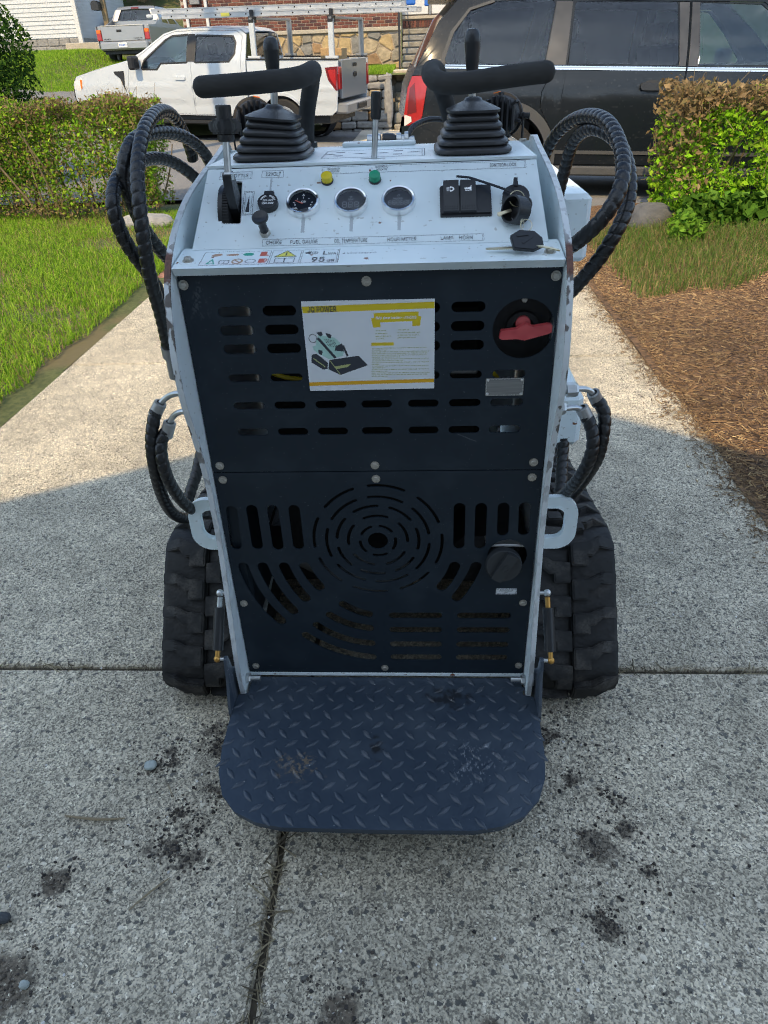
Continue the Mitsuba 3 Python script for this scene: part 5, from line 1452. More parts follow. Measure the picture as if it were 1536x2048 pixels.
# ---- warning decals on the ledge
L_ = lambda poly, b, nm='pictogram': decal(nm, [ext(poly, .0002, LM, .0002)], b, wd)
wd = decal('warning_decal', [ext(sbox(-.2500, .0085, -.0420, .0605), .0001, LM, .0001)], 'm_paper')
decal('frame', [rb_(-.2490, .0095, -.1462, .0595, .0007, LM, .0002), rb_(-.1440, .0095, -.0995, .0595, .0007, LM, .0002), rb_(-.0975, .0095, -.0440, .0595, .0007, LM, .0002), ext(sbox(-.0425, .0085, -.0415, .0605), .0002, LM, .0002)], 'm_ink', wd)
L_(affinity.rotate(affinity.scale(Point(-.2285, .0470).buffer(1), .0085, .0050), 20), 'm_brownink')
L_(affinity.scale(Point(-.2040, .0470).buffer(1), .0100, .0038), 'm_brownink')
L_(affinity.scale(Point(-.1800, .0475).buffer(1), .0085, .0055), 'm_greenink')
L_(unary_union([sbox(-.1620, .0430, -.1520, .0560), sbox(-.1620, .0400, -.1485, .0440)]), 'm_redink')
L_(Polygon([(-.2400, .0140), (-.2255, .0140), (-.2320, .0330)]).difference(Polygon([(-.2365, .0160), (-.2285, .0160), (-.2321, .0270)])), 'm_greenink')
L_(ring_box(-.2205, .0150, -.2050, .0260, .0012).union(sbox(-.2132, .0150, -.2122, .0260)), 'm_ink')
L_(affinity.scale(Point(-.1930, .0220).buffer(1).difference(Point(-.1930, .0220).buffer(.72)).union(LineString([(-.1930 - .6, .0220 + .6), (-.1930 + .6, .0220 - .6)]).buffer(.14)), .0085, .0095, origin=(-.1930, .0220)), 'm_brownink')
L_(affinity.scale(Point(-.1730, .0215).buffer(1).difference(Point(-.1730, .0215).buffer(.80)), .0085, .0075, origin=(-.1730, .0215)), 'm_inkgrey')
L_(unary_union([sbox(-.1610, .0145, -.1520, .0300), LineString([(-.1515, .0150), (-.1490, .0250), (-.1510, .0300)]).buffer(.0008)]), 'm_redink')
L_(Polygon([(-.1385, .0350), (-.1060, .0350), (-.1218, .0570)]), 'm_yellowtri')
decal('pictogram', [ext(Polygon([(-.1385, .0350), (-.1060, .0350), (-.1218, .0570)]).buffer(.0006).difference(Polygon([(-.1385, .0350), (-.1060, .0350), (-.1218, .0570)]).buffer(-.0006)), .0003, LM, .0003), ext(sbox(-.1227, .0410, -.1211, .0510).union(Point(-.1219, .0380).buffer(.001)), .0003, LM, .0004),
                    ext(ring_box(-.1370, .0130, -.1220, .0300, .0012).union(ring_box(-.1225, .0130, -.1070, .0300, .0012)), .0002, LM, .0002)], 'm_ink', wd)
decal('lettering', [text('95', .0170, LM, -.0830, .0130, .0200, bold=True), text('dB', .0085, LM, -.0590, .0130, .0115, bold=True), text('L', .0130, LM, -.0680, .0395, None, bold=True), text('WA', .0080, LM, -.0590, .0390, .0125, bold=True),
                    ext(Polygon([(-.0935, .0445), (-.0900, .0445), (-.0850, .0400), (-.0850, .0540), (-.0900, .0500), (-.0935, .0500)]), .0002, LM, .0002), ext(Point(-.0790, .0470).buffer(.0050).difference(Point(-.0790, .0470).buffer(.0038)), .0002, LM, .0002), ext(Point(-.0790, .0470).buffer(.0018), .0002, LM, .0002)], 'm_ink', wd)
decal('small_label', [ext(Polygon([(-.0370, .040), (-.0320, .040), (-.0345, .046)]), .0002, LM, .0002)] + [ext(sbox(-.0300 + i * .0042, .0408, -.0270 + i * .0042, .0438), .0002, LM, .0002) for i in range(9)] + [rb_(.0088, .0405, .0150, .0442, .0005, LM)], 'm_inkgrey')

# ---- decal and middle lever on the console top
decal('lever_decal', [rb_(-.0860, .232, .0885, .345, .0016, TM), ext(sbox(-.002, .233, -.0005, .344), .0002, TM, .0002), ext(sbox(.083, .234, .0842, .343), .0002, TM, .0002)], 'm_inkgrey', ct)
icon = []
for (x, y) in ((-.060, .265), (-.060, .315), (.042, .265), (.042, .315)):
    icon += [ext(sbox(x - .008, y - .005, x + .008, y + .005), .0002, TM, .0002)]
for x in (-.078, -.025, .014, .068):
    icon += [ext(Polygon([(x - .010, .288), (x + .004, .285), (x + .012, .290), (x + .004, .296)]), .0002, TM, .0002)]
decal('lever_pictograms', icon, 'm_inkgrey', ct)
ml = part('auxiliary_lever', cyl((.0035, .211, 1.075), (.0095, .214, 1.152), .0048, 14), 'm_zinc')
part('handle', lathe([(0, 0), (.0068, 0), (.0080, .003), (.0086, .034), (.0076, .0385), (0, .0395)], (.0095, .214, 1.149), (.06, .03, 1), 20), 'm_black', ml, smooth=35)

# ---- throttle lever
tq = part('throttle_quadrant', None or cat([ext(unary_union([Point(0, 0).buffer(.050, 32).difference(Point(0, 0).buffer(.02))] + [sbox(.049, -.0008, .0515, .0008)]).difference(unary_union([affinity.rotate(sbox(.0475, -.0007, .053, .0007), a, origin=(0, 0)) for a in range(0, 360, 5)])), .009,
          frame((-.2290, .139, 1.020), (0, 1, 0), (0, 0, 1), (1, 0, 0)))]), 'm_blackmatte', smooth=20)
part('rim', ext(Point(0, 0).buffer(.049, 32), .007, frame((-.2365, .139, 1.020), (0, 1, 0), (0, 0, 1), (1, 0, 0))), 'm_black', tq, smooth=20)
tlv = part('throttle_lever', cat(ext(Polygon([(.082, 1.090), (.098, 1.094), (.108, 1.088), (.150, 1.020), (.135, 1.005), (.100, 1.040), (.088, 1.066)]), .013, frame((-.2185, 0, 0), (0, 1, 0), (0, 0, 1), (1, 0, 0)))), 'm_black', smooth=20)
part('rod', cat(cyl((-.2115, .092, 1.086), (-.2085, .099, 1.150), .0052, 14), hexnut((-.2118, .0915, 1.083), (.05, .1, 1), .0092, .010)), 'm_zinc', tlv, smooth=25)
ko = V(-.2085, .099, 1.134)
part('knob', lathe([(0, 0), (.0115, 0), (.0125, .002), (.0125, .009), (.0105, .010)], ko, (.02, .05, 1), 24), 'm_black', tlv, smooth=30)
star = Polygon([((.0225 + .0020 * math.cos(7 * a)) * math.cos(a), (.0225 + .0020 * math.cos(7 * a)) * math.sin(a)) for a in np.linspace(0, 2 * math.pi, 84, endpoint=False)])
KF = frame(ko + V(.0003, .0005, .010), (1, 0, -.02), (0, 1, -.05))
part('star_grip', cat(ext(star.buffer(-.005), .004, KF), ext(star.buffer(-.002), .003, KF, .003), ext(star, .008, KF, .006), ext(star.buffer(-.002), .003, KF, .014), ext(star.buffer(-.006), .003, KF, .017), lathe([(.0110, 0), (.0114, .017), (.0106, .0185), (0, .0188)], KF[:3, 3] + KF[:3, 2] * .019, KF[:3, 2], 24)), 'm_black', tlv, smooth=25)


# ---- drive levers with bellows, foam grab bars
def ring_(cx, cy, z, ax, ay, p=4.5, n=48):
    a = np.linspace(0, 2 * np.pi, n, endpoint=False)
    c, s = np.cos(a), np.sin(a)
    r = (np.abs(c) ** p + np.abs(s) ** p) ** (-1 / p)
    return np.stack([cx + ax * r * c, cy + ay * r * s, z + 0 * a], -1)


def boot(cx, cy, lx, ly, tilt):
    P = []
    N = 5
    H = .056
    for i in range(N):
        z0 = 1.0935 + i * H / N
        f = 1 - .085 * i
        for dz, g in ((.0008, .95), (.0030, 1.0), (.0070, 1.0), (.0096, .955), (.0112, .90)):
            t = (i + dz / .0112) / N
            P.append((z0 + dz, .0640 * f * g, .0820 * f * g, t))
    z = 1.0935 + H
    for dz, a, b in ((.0010, .0385, .050), (.0030, .0430, .055), (.0065, .0435, .055), (.0110, .0340, .043), (.0165, .0200, .026), (.0185, .0150, .018), (.0225, .0130, .015), (.0240, .0075, .0075)):
        P.append((z + dz, a, b, 1 + dz / .03))
    rings = []
    for z, a, b, t in P:
        q = ring_(cx + lx * t, cy + ly * t, z, a, b, 4.5 if t < 1.3 else 2.6)
        q[:, 2] += tilt * (q[:, 0] - cx) * min(t, 1.0)
        rings.append(q)
    v = np.array(rings)
    n = v.shape[1]
    i, j = np.meshgrid(np.arange(len(v) - 1), np.arange(n), indexing='ij')
    q = np.stack([i * n + j, i * n + (j + 1) % n, (i + 1) * n + (j + 1) % n, (i + 1) * n + j], -1).reshape(-1, 4)
    return trimesh.Trimesh(v.reshape(-1, 3), np.vstack([q[:, [0, 1, 2]], q[:, [0, 2, 3]]]), process=False)


for s, cx, lx, tilt, x0, x1 in ((-1, -.1710, .0045, -.10, -.1640, -.1580), (1, .168, .0, .0, .1668, .1648)):
    lv = part('drive_lever', cyl((x0, .280, 1.150), (x1 + (x0 - x1) * .3, .277, 1.224), .0062, 14), 'm_zinc', label=('left' if s < 0 else 'right') + ' drive lever rising through its bellows')
    part('knob', lathe([(0, 0), (.0082, 0), (.0088, .002), (.0112, .030), (.0128, .048), (.0129, .049), (.0126, .0492), (.0128, .0500), (.0126, .0560), (.0110, .0625), (.0075, .0668), (0, .0685)], (x1 + (x0 - x1) * .3, .277, 1.199), (-.02 * s, -.01, 1), 24), 'm_black', lv, smooth=28)
    part('bellows', boot(cx, .280, lx, -.002, tilt), 'm_boot', smooth=50)
    zs_ = (1.2040, 1.2050, 1.2072, 1.2085, 1.2105, 1.2150, 1.2180, 1.2120, 1.190, 1.152, 1.112, 1.090) if s < 0 else (1.2075, 1.2050, 1.2000, 1.1965, 1.1975, 1.2050, 1.2120, 1.2100, 1.186, 1.146, 1.110, 1.090)
    pth = [(a, b, z) for (a, b), z in zip(((.276, .130), (.235, .130), (.17, .130), (.118, .133), (.092, .148), (.0775, .180), (.076, .225), (.086, .290), (.102, .350), (.117, .395), (.125, .420), (.126, .424)), zs_)]
    pth = [(s * (a if (s > 0 or i > 2) else a - .020) + (-.012 if s < 0 else .022) * (0 if i < 2 else .5 if i == 2 else 1 if i < 8 else .7), b, c) for i, (a, b, c) in enumerate(pth)]
    from scipy.interpolate import CubicSpline
    q = np.array(pth)
    sa = np.r_[0, np.cumsum(np.linalg.norm(np.diff(q, axis=0), axis=1))]
    st_ = np.linspace(0, sa[-1], 130)
    cq = CubicSpline(sa, q)(st_)
    rad = np.full(130, .0147)
    e = .0147 - st_
    rad = np.where(e > 0, np.sqrt(np.maximum(.0147 ** 2 - np.maximum(e, 0) ** 2, 1e-7)), rad)
    gb = part('grab_bar', tube(cq, rad, 28), 'm_foam', smooth=True)
    part('foot', cyl(cq[-1] + V(0, 0, .012), cq[-1] - V(0, 0, .0), .020, 24), 'm_black', gb)


# ---- hoses
def hose(pts, r=.0132, pitch=.0165, phase=0.0, name='hydraulic_hose', parent=None):
    p = np.array(pts, float)
    L = np.linalg.norm(np.diff(p, axis=0), axis=1).sum()

    def ridge(s, a):
        t = (s / pitch + a / (2 * np.pi) * (1 if phase >= 0 else -1) + phase) % 1.0
        return .97 + .10 * np.sin(np.pi * np.clip(t / .92, 0, 1)) ** .55 - .10 * np.exp(-((t - .95) / .04) ** 2)

    return part(name, tube(p, r, 20, sub=int(L / .0016), ridge=ridge), 'm_hose', parent, smooth=55)


H = {
    'A': [(-.356, .088, .822), (-.353, .080, .838), (-.344, .050, .903), (-.340, .030, .951), (-.335, .020, 1.013), (-.334, .030, 1.067), (-.338, .060, 1.104), (-.343, .120, 1.142), (-.349, .200, 1.164), (-.352, .270, 1.169), (-.354, .330, 1.158), (-.357, .380, 1.134), (-.360, .420, 1.105), (-.362, .440, 1.077)],
    'B': [(-.310, .240, .915), (-.353, .200, .936), (-.359, .160, .964), (-.366, .120, 1.007), (-.368, .090, 1.055), (-.367, .080, 1.099), (-.361, .100, 1.127), (-.358, .160, 1.141), (-.352, .240, 1.140), (-.342, .320, 1.128), (-.332, .380, 1.106), (-.326, .420, 1.077), (-.322, .440, 1.030)],
    'C': [(-.340, .12, .78), (-.347, .100, .849), (-.345, .075, .908), (-.356, .070, .948), (-.366, .050, .985), (-.375, .040, 1.021), (-.378, .040, 1.060), (-.380, .070, 1.084), (-.384, .140, 1.097), (-.383, .240, 1.100), (-.376, .320, 1.090), (-.362, .380, 1.066), (-.345, .410, 1.036), (-.335, .43, .99)],
    'D': [(.324, .500, 1.041), (.331, .470, 1.081), (.343, .430, 1.109), (.359, .370, 1.130), (.375, .300, 1.137), (.386, .230, 1.128), (.390, .170, 1.106), (.387, .120, 1.083), (.375, .080, 1.050), (.357, .070, 1.021), (.336, .080, .993), (.322, .120, .967), (.308, .180, .943)],
    'E': [(.357, .480, .985), (.359, .470, 1.010), (.361, .445, 1.050), (.362, .410, 1.084), (.369, .360, 1.109), (.382, .300, 1.118), (.399, .250, 1.108), (.409, .200, 1.084), (.410, .160, 1.056), (.404, .130, 1.024), (.387, .110, .988), (.367, .110, .950), (.346, .130, .910), (.325, .170, .866), (.31, .2, .84)],
    'F': [(.376, .050, .730), (.390, .040, .707), (.390, .030, .679), (.388, .030, .640), (.383, .050, .595), (.375, .080, .546), (.366, .130, .488), (.350, .190, .440)],
    'G': [(.357, .030, .710), (.367, .020, .690), (.370, .010, .665), (.366, .010, .632), (.359, .030, .591), (.353, .070, .541), (.343, .110, .498), (.322, .160, .462)],
    'I': [(-.378, .030, .730), (-.385, .020, .708), (-.391, .010, .675), (-.395, .010, .635), (-.404, .030, .582), (-.412, .060, .526), (-.417, .100, .474), (-.412, .170, .420)],
    'J': [(-.362, .020, .696), (-.373, .010, .679), (-.374, .000, .655), (-.373, .000, .622), (-.373, .020, .577), (-.370, .050, .529), (-.361, .090, .485), (-.347, .140, .461), (-.325, .180, .466)],
    'K': [(-.400, .33, .53), (-.417, .300, .483), (-.422, .280, .463), (-.432, .250, .435), (-.44, .235, .41)],
    'L': [(.384, .310, .53), (.384, .300, .505), (.381, .280, .479), (.377, .250, .453), (.367, .220, .428)],
}
HL = {'A': 'left upper hose looping highest', 'B': 'left upper hose in the middle of the bundle', 'C': 'left upper hose bowing out furthest', 'D': 'right upper hose looping highest', 'E': 'right upper hose with a ferrule below its far end', 'F': 'right lower hose, outer one', 'G': 'right lower hose, inner one', 'I': 'left lower hose, outer one', 'J': 'left lower hose, inner one'}
for i, (k_, p) in enumerate(H.items()):
    h = hose(p, .0122 if k_ in 'KL' else .0104 if k_ in 'ABC' else .0112 if k_ in 'DE' else .0106, .0165, (.1 + .23 * i) * (1 if i % 2 else -1))
    if k_ in HL:
        tag(h, HL[k_])
    if k_ in 'AE':      # crimped ferrules
        a, b = (np.array(p[0]), np.array(p[1])) if k_ == 'A' else (np.array(p[0]), np.array(p[1]))
        d = (a - b) / np.linalg.norm(a - b)
        part('ferrule', lathe([(0, -.004), (.0122, -.004), (.0124, .020), (.0112, .022), (.0085, .024), (.0082, .075), (0, .075)], a, d, 20), 'm_cargrey', h)
for nm_, p, s in (('F', [(.296, .024, .760), (.334, .030, .759), (.357, .040, .753), (.370, .047, .741), (.377, .051, .729)], 1), ('G', [(.296, .020, .730), (.327, .020, .730), (.342, .027, .726), (.352, .030, .719), (.358, .030, .709)], 1),
                  ('I', [(-.296, .005, .770), (-.335, .018, .766), (-.356, .028, .754), (-.369, .030, .742), (-.378, .030, .729)], -1), ('J', [(-.296, .004, .738), (-.325, .010, .737), (-.344, .018, .726), (-.355, .020, .711), (-.362, .020, .695)], -1)):
    d = np.array(p[-1]) - np.array(p[-2])
    d = d / np.linalg.norm(d)
    e = part('hose_elbow', tube(p, .0050, 14, sub=24), 'm_zinc')
    part('ferrule', lathe([(.007, -.006), (.0110, -.005), (.0113, .022), (.0100, .024)], np.array(p[-1]) - d * .014, d, 20), 'm_cargrey', e)
    if s > 0:
        o = V(.318 if nm_ == 'F' else .300, .026 if nm_ == 'F' else .020, .7595 if nm_ == 'F' else .730)
        part('union_nut', cat(hexnut(o, (1, .1, 0), .0125, .019), hexnut(o - V(.014, 0, 0), (1, .1, 0), .0098, .008), cyl(o - V(.02, 0, 0), o, .007, 12)), 'm_zinc', e, smooth=20)

# ---- gas springs beside the plates
for s in (-1, 1):
    a, b = V(s * .320, .004, .350), V(s * .326, -.066, .240)
    d = (b - a) / np.linalg.norm(b - a)
    L_n = np.linalg.norm(b - a)
    gs_ = part('gas_spring', cat(cyl(a + d * .028, b - d * .018, .0106, 20)), 'm_black', smooth=40)
    part('label_strip', cat(ext(sbox(-.0024, L_n * .42, .0024, L_n * .80), .0004, frame(a + V(s * .004, -.0106, .0), (1, 0, 0), d, np.cross((1, 0, 0), d)))), 'm_whiteink', gs_, smooth=False)
    part('brass_end', cat(cyl(a + d * .008, a + d * .03, .0052, 14), ), 'm_brass' if s > 0 else 'm_zinc', gs_)
    part('brass_end', cat(cyl(b - d * .022, b, .0050, 14), trimesh.Trimesh(trimesh.creation.icosphere(2, .0072).vertices + b, trimesh.creation.icosphere(2, .0072).faces)), 'm_brass', gs_, smooth=40)
    part('ball_stud', cat(trimesh.Trimesh(trimesh.creation.icosphere(2, .0075).vertices + a, trimesh.creation.icosphere(2, .0075).faces), cyl(a, a - V(s * .024, 0, 0), .004, 12), lathe([(0, 0), (.0065, 0), (.0065, .004), (0, .004)], a - V(s * .019, 0, 0), (s, 0, 0), 12),
                          cyl(b, b - V(s * .016, 0, 0), .004, 12)), 'm_zinc', gs_, smooth=40)

# ---- folding platform with raised treads
out = [(-.284, .0), (-.284, -.046), (-.304, -.052), (-.307, -.12), (-.306, -.19), (-.299, -.245), (-.282, -.290), (-.252, -.324), (-.212, -.344), (-.165, -.353), (0, -.3545)]
outl = Polygon(out + [(-x, y) for x, y in out[::-1][1:]]).buffer(-.003).buffer(.003)
DM = frame((0, 0, .125), (1, 0, 0), (0, 1, 0))
deck = part('platform', cat(ext(outl, .006, DM, -.006), ext(outl.buffer(-.004).difference(outl.buffer(-.010)), .012, DM, -.0175)), 'm_deck', smooth=20, label='navy checker plate standing platform folded down at the rear')
t = np.linspace(0, 2 * np.pi, 14, endpoint=False)
lens = []
rgs = [(1.0, 0.0), (.84, .0014), (.5, .0024), (.0, .0026)]
vv = [np.stack([.0155 * f * np.sign(np.cos(t)) * np.abs(np.cos(t)) ** 1.0, .0058 * f * np.sin(t) * (1 - .45 * np.abs(np.cos(t))), 0 * t + z], -1) for f, z in rgs[:3]] + [np.array([[0, 0, rgs[3][1]]])]
n = len(t)
fc_ = []
for i in range(2):
    for j in range(n):
        a, b, c, d = i * n + j, i * n + (j + 1) % n, (i + 1) * n + (j + 1) % n, (i + 1) * n + j
        fc_ += [[a, b, c], [a, c, d]]
fc_ += [[2 * n + j, 2 * n + (j + 1) % n, 3 * n] for j in range(n)]
lensm = trimesh.Trimesh(np.vstack(vv), np.array(fc_), process=False)
tread = mikit.ply(lensm, 'm_deck', smooth=30)
inner = outl.buffer(-.004)
cnt = 0
DX, DY = .0412, .0470
for j in range(0, 18):
    for i in range(-9, 9):
        x, y = (i + (.5 if j % 2 else 0)) * DX + .012, -.010 - j * DY / 2
        ang = -52 if j % 2 == 0 else 40
        if inner.contains(Point(x, y)) and cnt < 300:
            put('tread_bar', tread, deck, T().translate([x, y, .1249]).rotate([0, 0, 1], ang))
            cnt += 1
for s in (-1, 1):
    ear = Polygon([(.004, .128), (-.010, .165), (-.050, .205), (-.062, .246), (-.074, .246), (-.082, .200), (-.100, .150), (-.105, .128), (-.105, .085), (-.02, .085)]).buffer(-.004).buffer(.004)
    part('platform_ear', ext(ear, .006, frame((s * .3085, 0, 0), (0, 1, 0), (0, 0, 1), (1, 0, 0)), -.003 if s > 0 else -.003), 'm_deck', deck, smooth=20)

# ---- rubber tracks
def hull_curve():
    cs_ = [((.092, .080), .055), ((.256, .230), .092), ((1.02, .115), .090)]
    h = unary_union([Point(c).buffer(r_, 64) for c, r_ in cs_]).convex_hull
    return np.array(h.exterior.coords)[:-1]


hc = hull_curve()
hs_ = np.r_[0, np.cumsum(np.linalg.norm(np.diff(np.vstack([hc, hc[:1]]), axis=0), axis=1))]
Ltot = hs_[-1]
NP = 320
ss = np.linspace(0, Ltot, NP, endpoint=False)
cx2 = np.vstack([hc, hc[:1]])
by = np.interp(ss, hs_, cx2[:, 0])
bz = np.interp(ss, hs_, cx2[:, 1])
tan = np.stack([np.roll(by, -1) - np.roll(by, 1), np.roll(bz, -1) - np.roll(bz, 1)], -1)
tan /= np.linalg.norm(tan, axis=1, keepdims=True)
nrm = np.stack([tan[:, 1], -tan[:, 0]], -1)
if (nrm * (np.stack([by, bz], -1) - [.5, .17])).sum(1).mean() < 0:
    nrm = -nrm


def on_track(w, s, h):
    """w across (m, absolute x), s along the belt, h above it -> world."""
    q = np.mod(s, Ltot)
    f = lambda a: np.interp(q, np.r_[ss, Ltot], np.r_[a, a[:1]])
    return np.stack([w, f(by) + h * f(nrm[:, 0]), f(bz) + h * f(nrm[:, 1])], -1)


NL = 33
PT = Ltot / NL
lugA = Polygon([(0, .008), (.036, .008), (.052, -.012), (.062, -.012), (.062, -.036), (.098, -.036), (.098, .020), (.060, .024), (.036, .040), (0, .040)])
mat_w = {}
for s in (-1, 1):
    sname = 'left' if s < 0 else 'right'
    prof = [(.300, -.012), (.300, .0), (.308, .004), (.392, .004), (.400, -.002), (.408, .004), (.490, .004), (.4985, .000), (.500, -.012)]
    P = np.array([on_track(np.full(NP, s * w), ss, np.full(NP, h)) for w, h in prof])
    i, j = np.meshgrid(np.arange(len(prof) - 1), np.arange(NP), indexing='ij')
    q = np.stack([i * NP + j, i * NP + (j + 1) % NP, (i + 1) * NP + (j + 1) % NP, (i + 1) * NP + j], -1).reshape(-1, 4)
    tkk = part('rubber_track', trimesh.Trimesh(P.reshape(-1, 3), np.vstack([q[:, [0, 1, 2]], q[:, [0, 2, 3]]]), process=False), 'm_track', smooth=40, label=sname + ' black rubber track with chunky lugs')
    for k_ in range(NL):
        for side in (0, 1):
            m = ext(lugA.buffer(-.003).buffer(.003), .0195)
            m2 = ext(lugA.buffer(-.0035), .0025)
            m2.apply_translation((0, 0, .0195))
            m = cat(m, m2).subdivide_to_size(.02)
            v = np.array(m.vertices)
            u = v[:, 0]
            if side:
                w = .4995 - u
                so_ = k_ * PT
            else:
                w = .302 + u * .98
                so_ = (k_ + .5) * PT
            h = v[:, 2] * np.clip(.06 + 26 * u, 0, 1)
            pts = on_track(s * w, so_ + v[:, 1] * .76, h)
            part('tread_lug', trimesh.Trimesh(pts, np.array(m.faces), process=False), 'm_lug', tkk, smooth=25)
    part('track_frame', cat(bx(min(s * .33, s * .47), max(s * .33, s * .47), .18, 1.0, .07, .20, .01)), 'm_engine')
    for (yy, zz, rr2) in ((.092, .080, .050), (.256, .230, .086), (1.02, .115, .084)):
        part('track_roller', cyl((s * .32, yy, zz), (s * .485, yy, zz), rr2, 28), 'm_engine')
    # white arm boxes beside the body
    part('lower_arm', bx(min(s * .315, s * .418), max(s * .315, s * .418), .30, 1.02, .512, .632, .012), 'm_white')
    part('upper_arm', bx(min(s * .36, s * .432), max(s * .36, s * .432), .50, 1.05, .850, .985, .010), 'm_white')
    part('arm_pin', hexnut(V(s * .418, .36, .575), (s, 0, 0), .012, .010), 'm_zinc', smooth=20)
part('chassis', bx(-.30, .30, .30, 1.0, .14, .30, .02), 'm_engine')
part('front_tower', bx(-.26, .26, .44, .64, .30, .98, .02), 'm_white')

# ---- work lamps and coupler behind the console
for s, o in ((-1, V(-.240, .475, 1.138)), (1, V(.236, .490, 1.130))):
    d = V(s * .25, .93, .0)
    d = d / np.linalg.norm(d)
    sd_ = np.cross(d, (0, 0, 1.0))
    wl = part('work_lamp', lathe([(0, -.030), (.026, -.030), (.034, -.022), (.036, .006), (.040, .008), (.040, .020), (.036, .022)], o, d, 28), 'm_blackmatte', smooth=35, label=('left' if s < 0 else 'right') + ' finned black work lamp behind the console')
    fins = []
    for k_ in range(7):
        a = math.radians(-60 + k_ * 50)
        rdir = math.cos(a) * sd_ + math.sin(a) * V(0, 0, 1)
        fins.append(xf(bx(.024, .041, -.0022, .0022, -.026, .006), frame(o, rdir, np.cross(d, rdir), d)))
    for k_ in range(-3, 4):
        w_ = .036 * math.sqrt(1 - (k_ / 3.6) ** 2)
        fins.append(xf(bx(-w_, w_, k_ * .0098 - .0016, k_ * .0098 + .0016, -.046, -.02), frame(o, V(0, 0, 1), np.cross(d, V(0, 0, 1)), d)))
    part('fins', cat(fins), 'm_blackmatte', wl)
    part('lens', lathe([(.036, .021), (0, .0215)], o, d, 24), 'm_clearlens', wl)
    part('amber_spot', xf(bx(.040, .0416, -.006, .006, -.012, .0), frame(o, V(0, 0, 1) * .94 - sd_ * .2 * s, sd_, None)), 'm_orange', wl)
    br = [xf(bx(-.006, .006, -.0016, .0016, -.058, .006), frame(o + sd_ * q_ * .043, d, sd_, V(0, 0, 1))) for q_ in (-1, 1)] + [xf(bx(-.006, .006, -.045, .045, -.060, -.056), frame(o, d, sd_, V(0, 0, 1)))]
    part('bracket', cat(br + [cyl(o + sd_ * .055, o + sd_ * .038, .0055, 12), cyl(o - sd_ * .055, o - sd_ * .038, .0055, 12)]), 'm_blackmatte', wl)
hc_ = part('hydraulic_coupler', lathe([(0, 0), (.013, 0), (.013, .010), (.010, .012), (.010, .020), (.0145, .021), (.0145, .026), (.009, .028)], (-.024, .5, 1.0925), (1, 0, 0), 24), 'm_zinc', smooth=30)
part('collar', (lathe([(.010, 0), (.0145, .001), (.0145, .010), (.011, .011), (.011, .016), (.0165, .017), (.0165, .024), (.009, .026), (.0085, .036), (0, .037)], (.033, .5, 1.0925), (1, 0, 0), 24)), 'm_zinc', hc_, smooth=30)
part('dust_cap', lathe([(0, 0), (.0135, .001), (.0150, .008), (.0140, .022), (.010, .030), (0, .033)], (.005, .5, 1.0925), (1, 0, 0), 24), 'm_black', hc_, smooth=35)
hose([(.066, .5, 1.086), (.058, .5, 1.100), (.064, .51, 1.112), (.080, .53, 1.121), (.105, .55, 1.125), (.14, .57, 1.115)], .0052, .008, .3, 'coupler_hose', hc_)
part('valve_block', cat(bx(-.05, .12, .46, .54, 1.02, 1.078, .006)), 'm_engine')

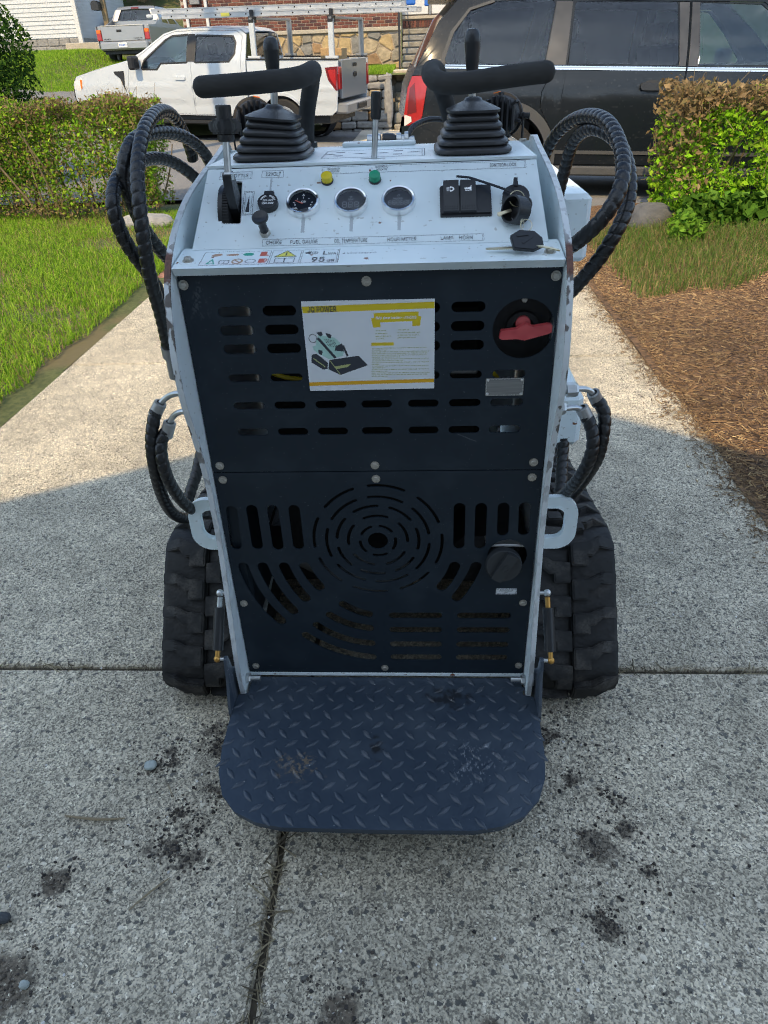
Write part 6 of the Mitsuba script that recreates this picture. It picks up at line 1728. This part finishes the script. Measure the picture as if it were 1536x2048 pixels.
# ---- keys and cable tie hung on the ignition
kk = thing('key_bunch', 'black headed ignition keys hanging over the console ledge on a wire ring', 'keys')
KB = frame((.234, .012, .9985), (1, .25, .05), (-.2, .75, .55))
hd = Polygon([(-.021, -.012), (.004, -.019), (.018, -.014), (.020, -.002), (.013, .010), (-.006, .015), (-.020, .008)]).buffer(.003)
obj('key_head', cat(ext(hd, .004, KB, .001), ext(hd.buffer(-.0015), .006, KB), ext(rrect(-.014, .005, .004, .0085, .001), .0010, KB, .006), ext(rrect(-.012, -.004, .010, .000, .001), .0008, xf(trimesh.Trimesh(), np.eye(4)) if False else KB @ trimesh.transformations.rotation_matrix(.5, (0, 0, 1)), .006)), 'm_black', kk, smooth=20)
B1 = Polygon([(0, .0035), (.030, .0032), (.046, .0014), (.047, -.0010), (.042, -.0030), (.038, -.0018), (.034, -.0034), (.029, -.0020), (.024, -.0036), (.018, -.0024), (.010, -.0036), (0, -.0036)])
obj('key_blade', cat(ext(B1, .0018, frame((.222, .004, .9925), (-1, .08, -.03), (0, 1, .16))), ext(sbox(.004, -.0006, .036, .0004), .0004, frame((.222, .004, .9925), (-1, .08, -.03), (0, 1, .16)), .0018)), 'm_key', kk, smooth=False)
obj('key_blade', ext(affinity.scale(B1, .86, .8, origin=(0, 0)), .0018, frame((.244, .004, .9945), (.82, -.42, -.12), (.45, .85, .14))), 'm_key', kk, smooth=False)
obj('key_ring', cat(xf(trimesh.creation.torus(.0085, .0006, 30, 8), frame((.2355, .034, 1.0165), (1, .1, .1), (0, .5, .85))), xf(trimesh.creation.torus(.0060, .0005, 30, 8), frame((.2300, .036, 1.0190), (.4, .8, .1), (0, .4, .9)))), 'm_key', kk, smooth=True)
obj('split_ring', tube([tuple((FM @ [a, b, c, 1])[:3]) for a, b, c in ((.232, .070, .018), (.240, .066, .022), (.2455, .056, .024), (.2450, .046, .022), (.238, .040, .018))], .0016, 8, sub=24), 'm_black', kk)
ctie = thing('cable_tie', 'black plastic cable tie sticking out from the ignition lock', 'cable tie')
pp = [(FM @ [a, b, c, 1])[:3] for a, b, c in ((.2300, .0720, .021), (.2110, .0840, .020), (.1885, .0985, .017), (.1590, .1190, .011), (.1545, .1215, .010), (.1370, .1255, .009))]
seg = []
for a, b in zip(pp[:-1], pp[1:]):
    dd = (b - a) / np.linalg.norm(b - a)
    seg.append(xf(bx(-.0005, np.linalg.norm(b - a) + .0005, -.0019, .0019, -.0006, .0006), frame(a, dd, np.cross(FM[:3, 2], dd))))
obj('strap', cat(seg), 'm_black', ctie, smooth=False)
obj('head', xf(bx(-.004, .003, -.003, .003, -.002, .003, .0006), frame(pp[0], pp[1] - pp[0], np.cross(FM[:3, 2], pp[1] - pp[0]))), 'm_black', ctie, smooth=False)
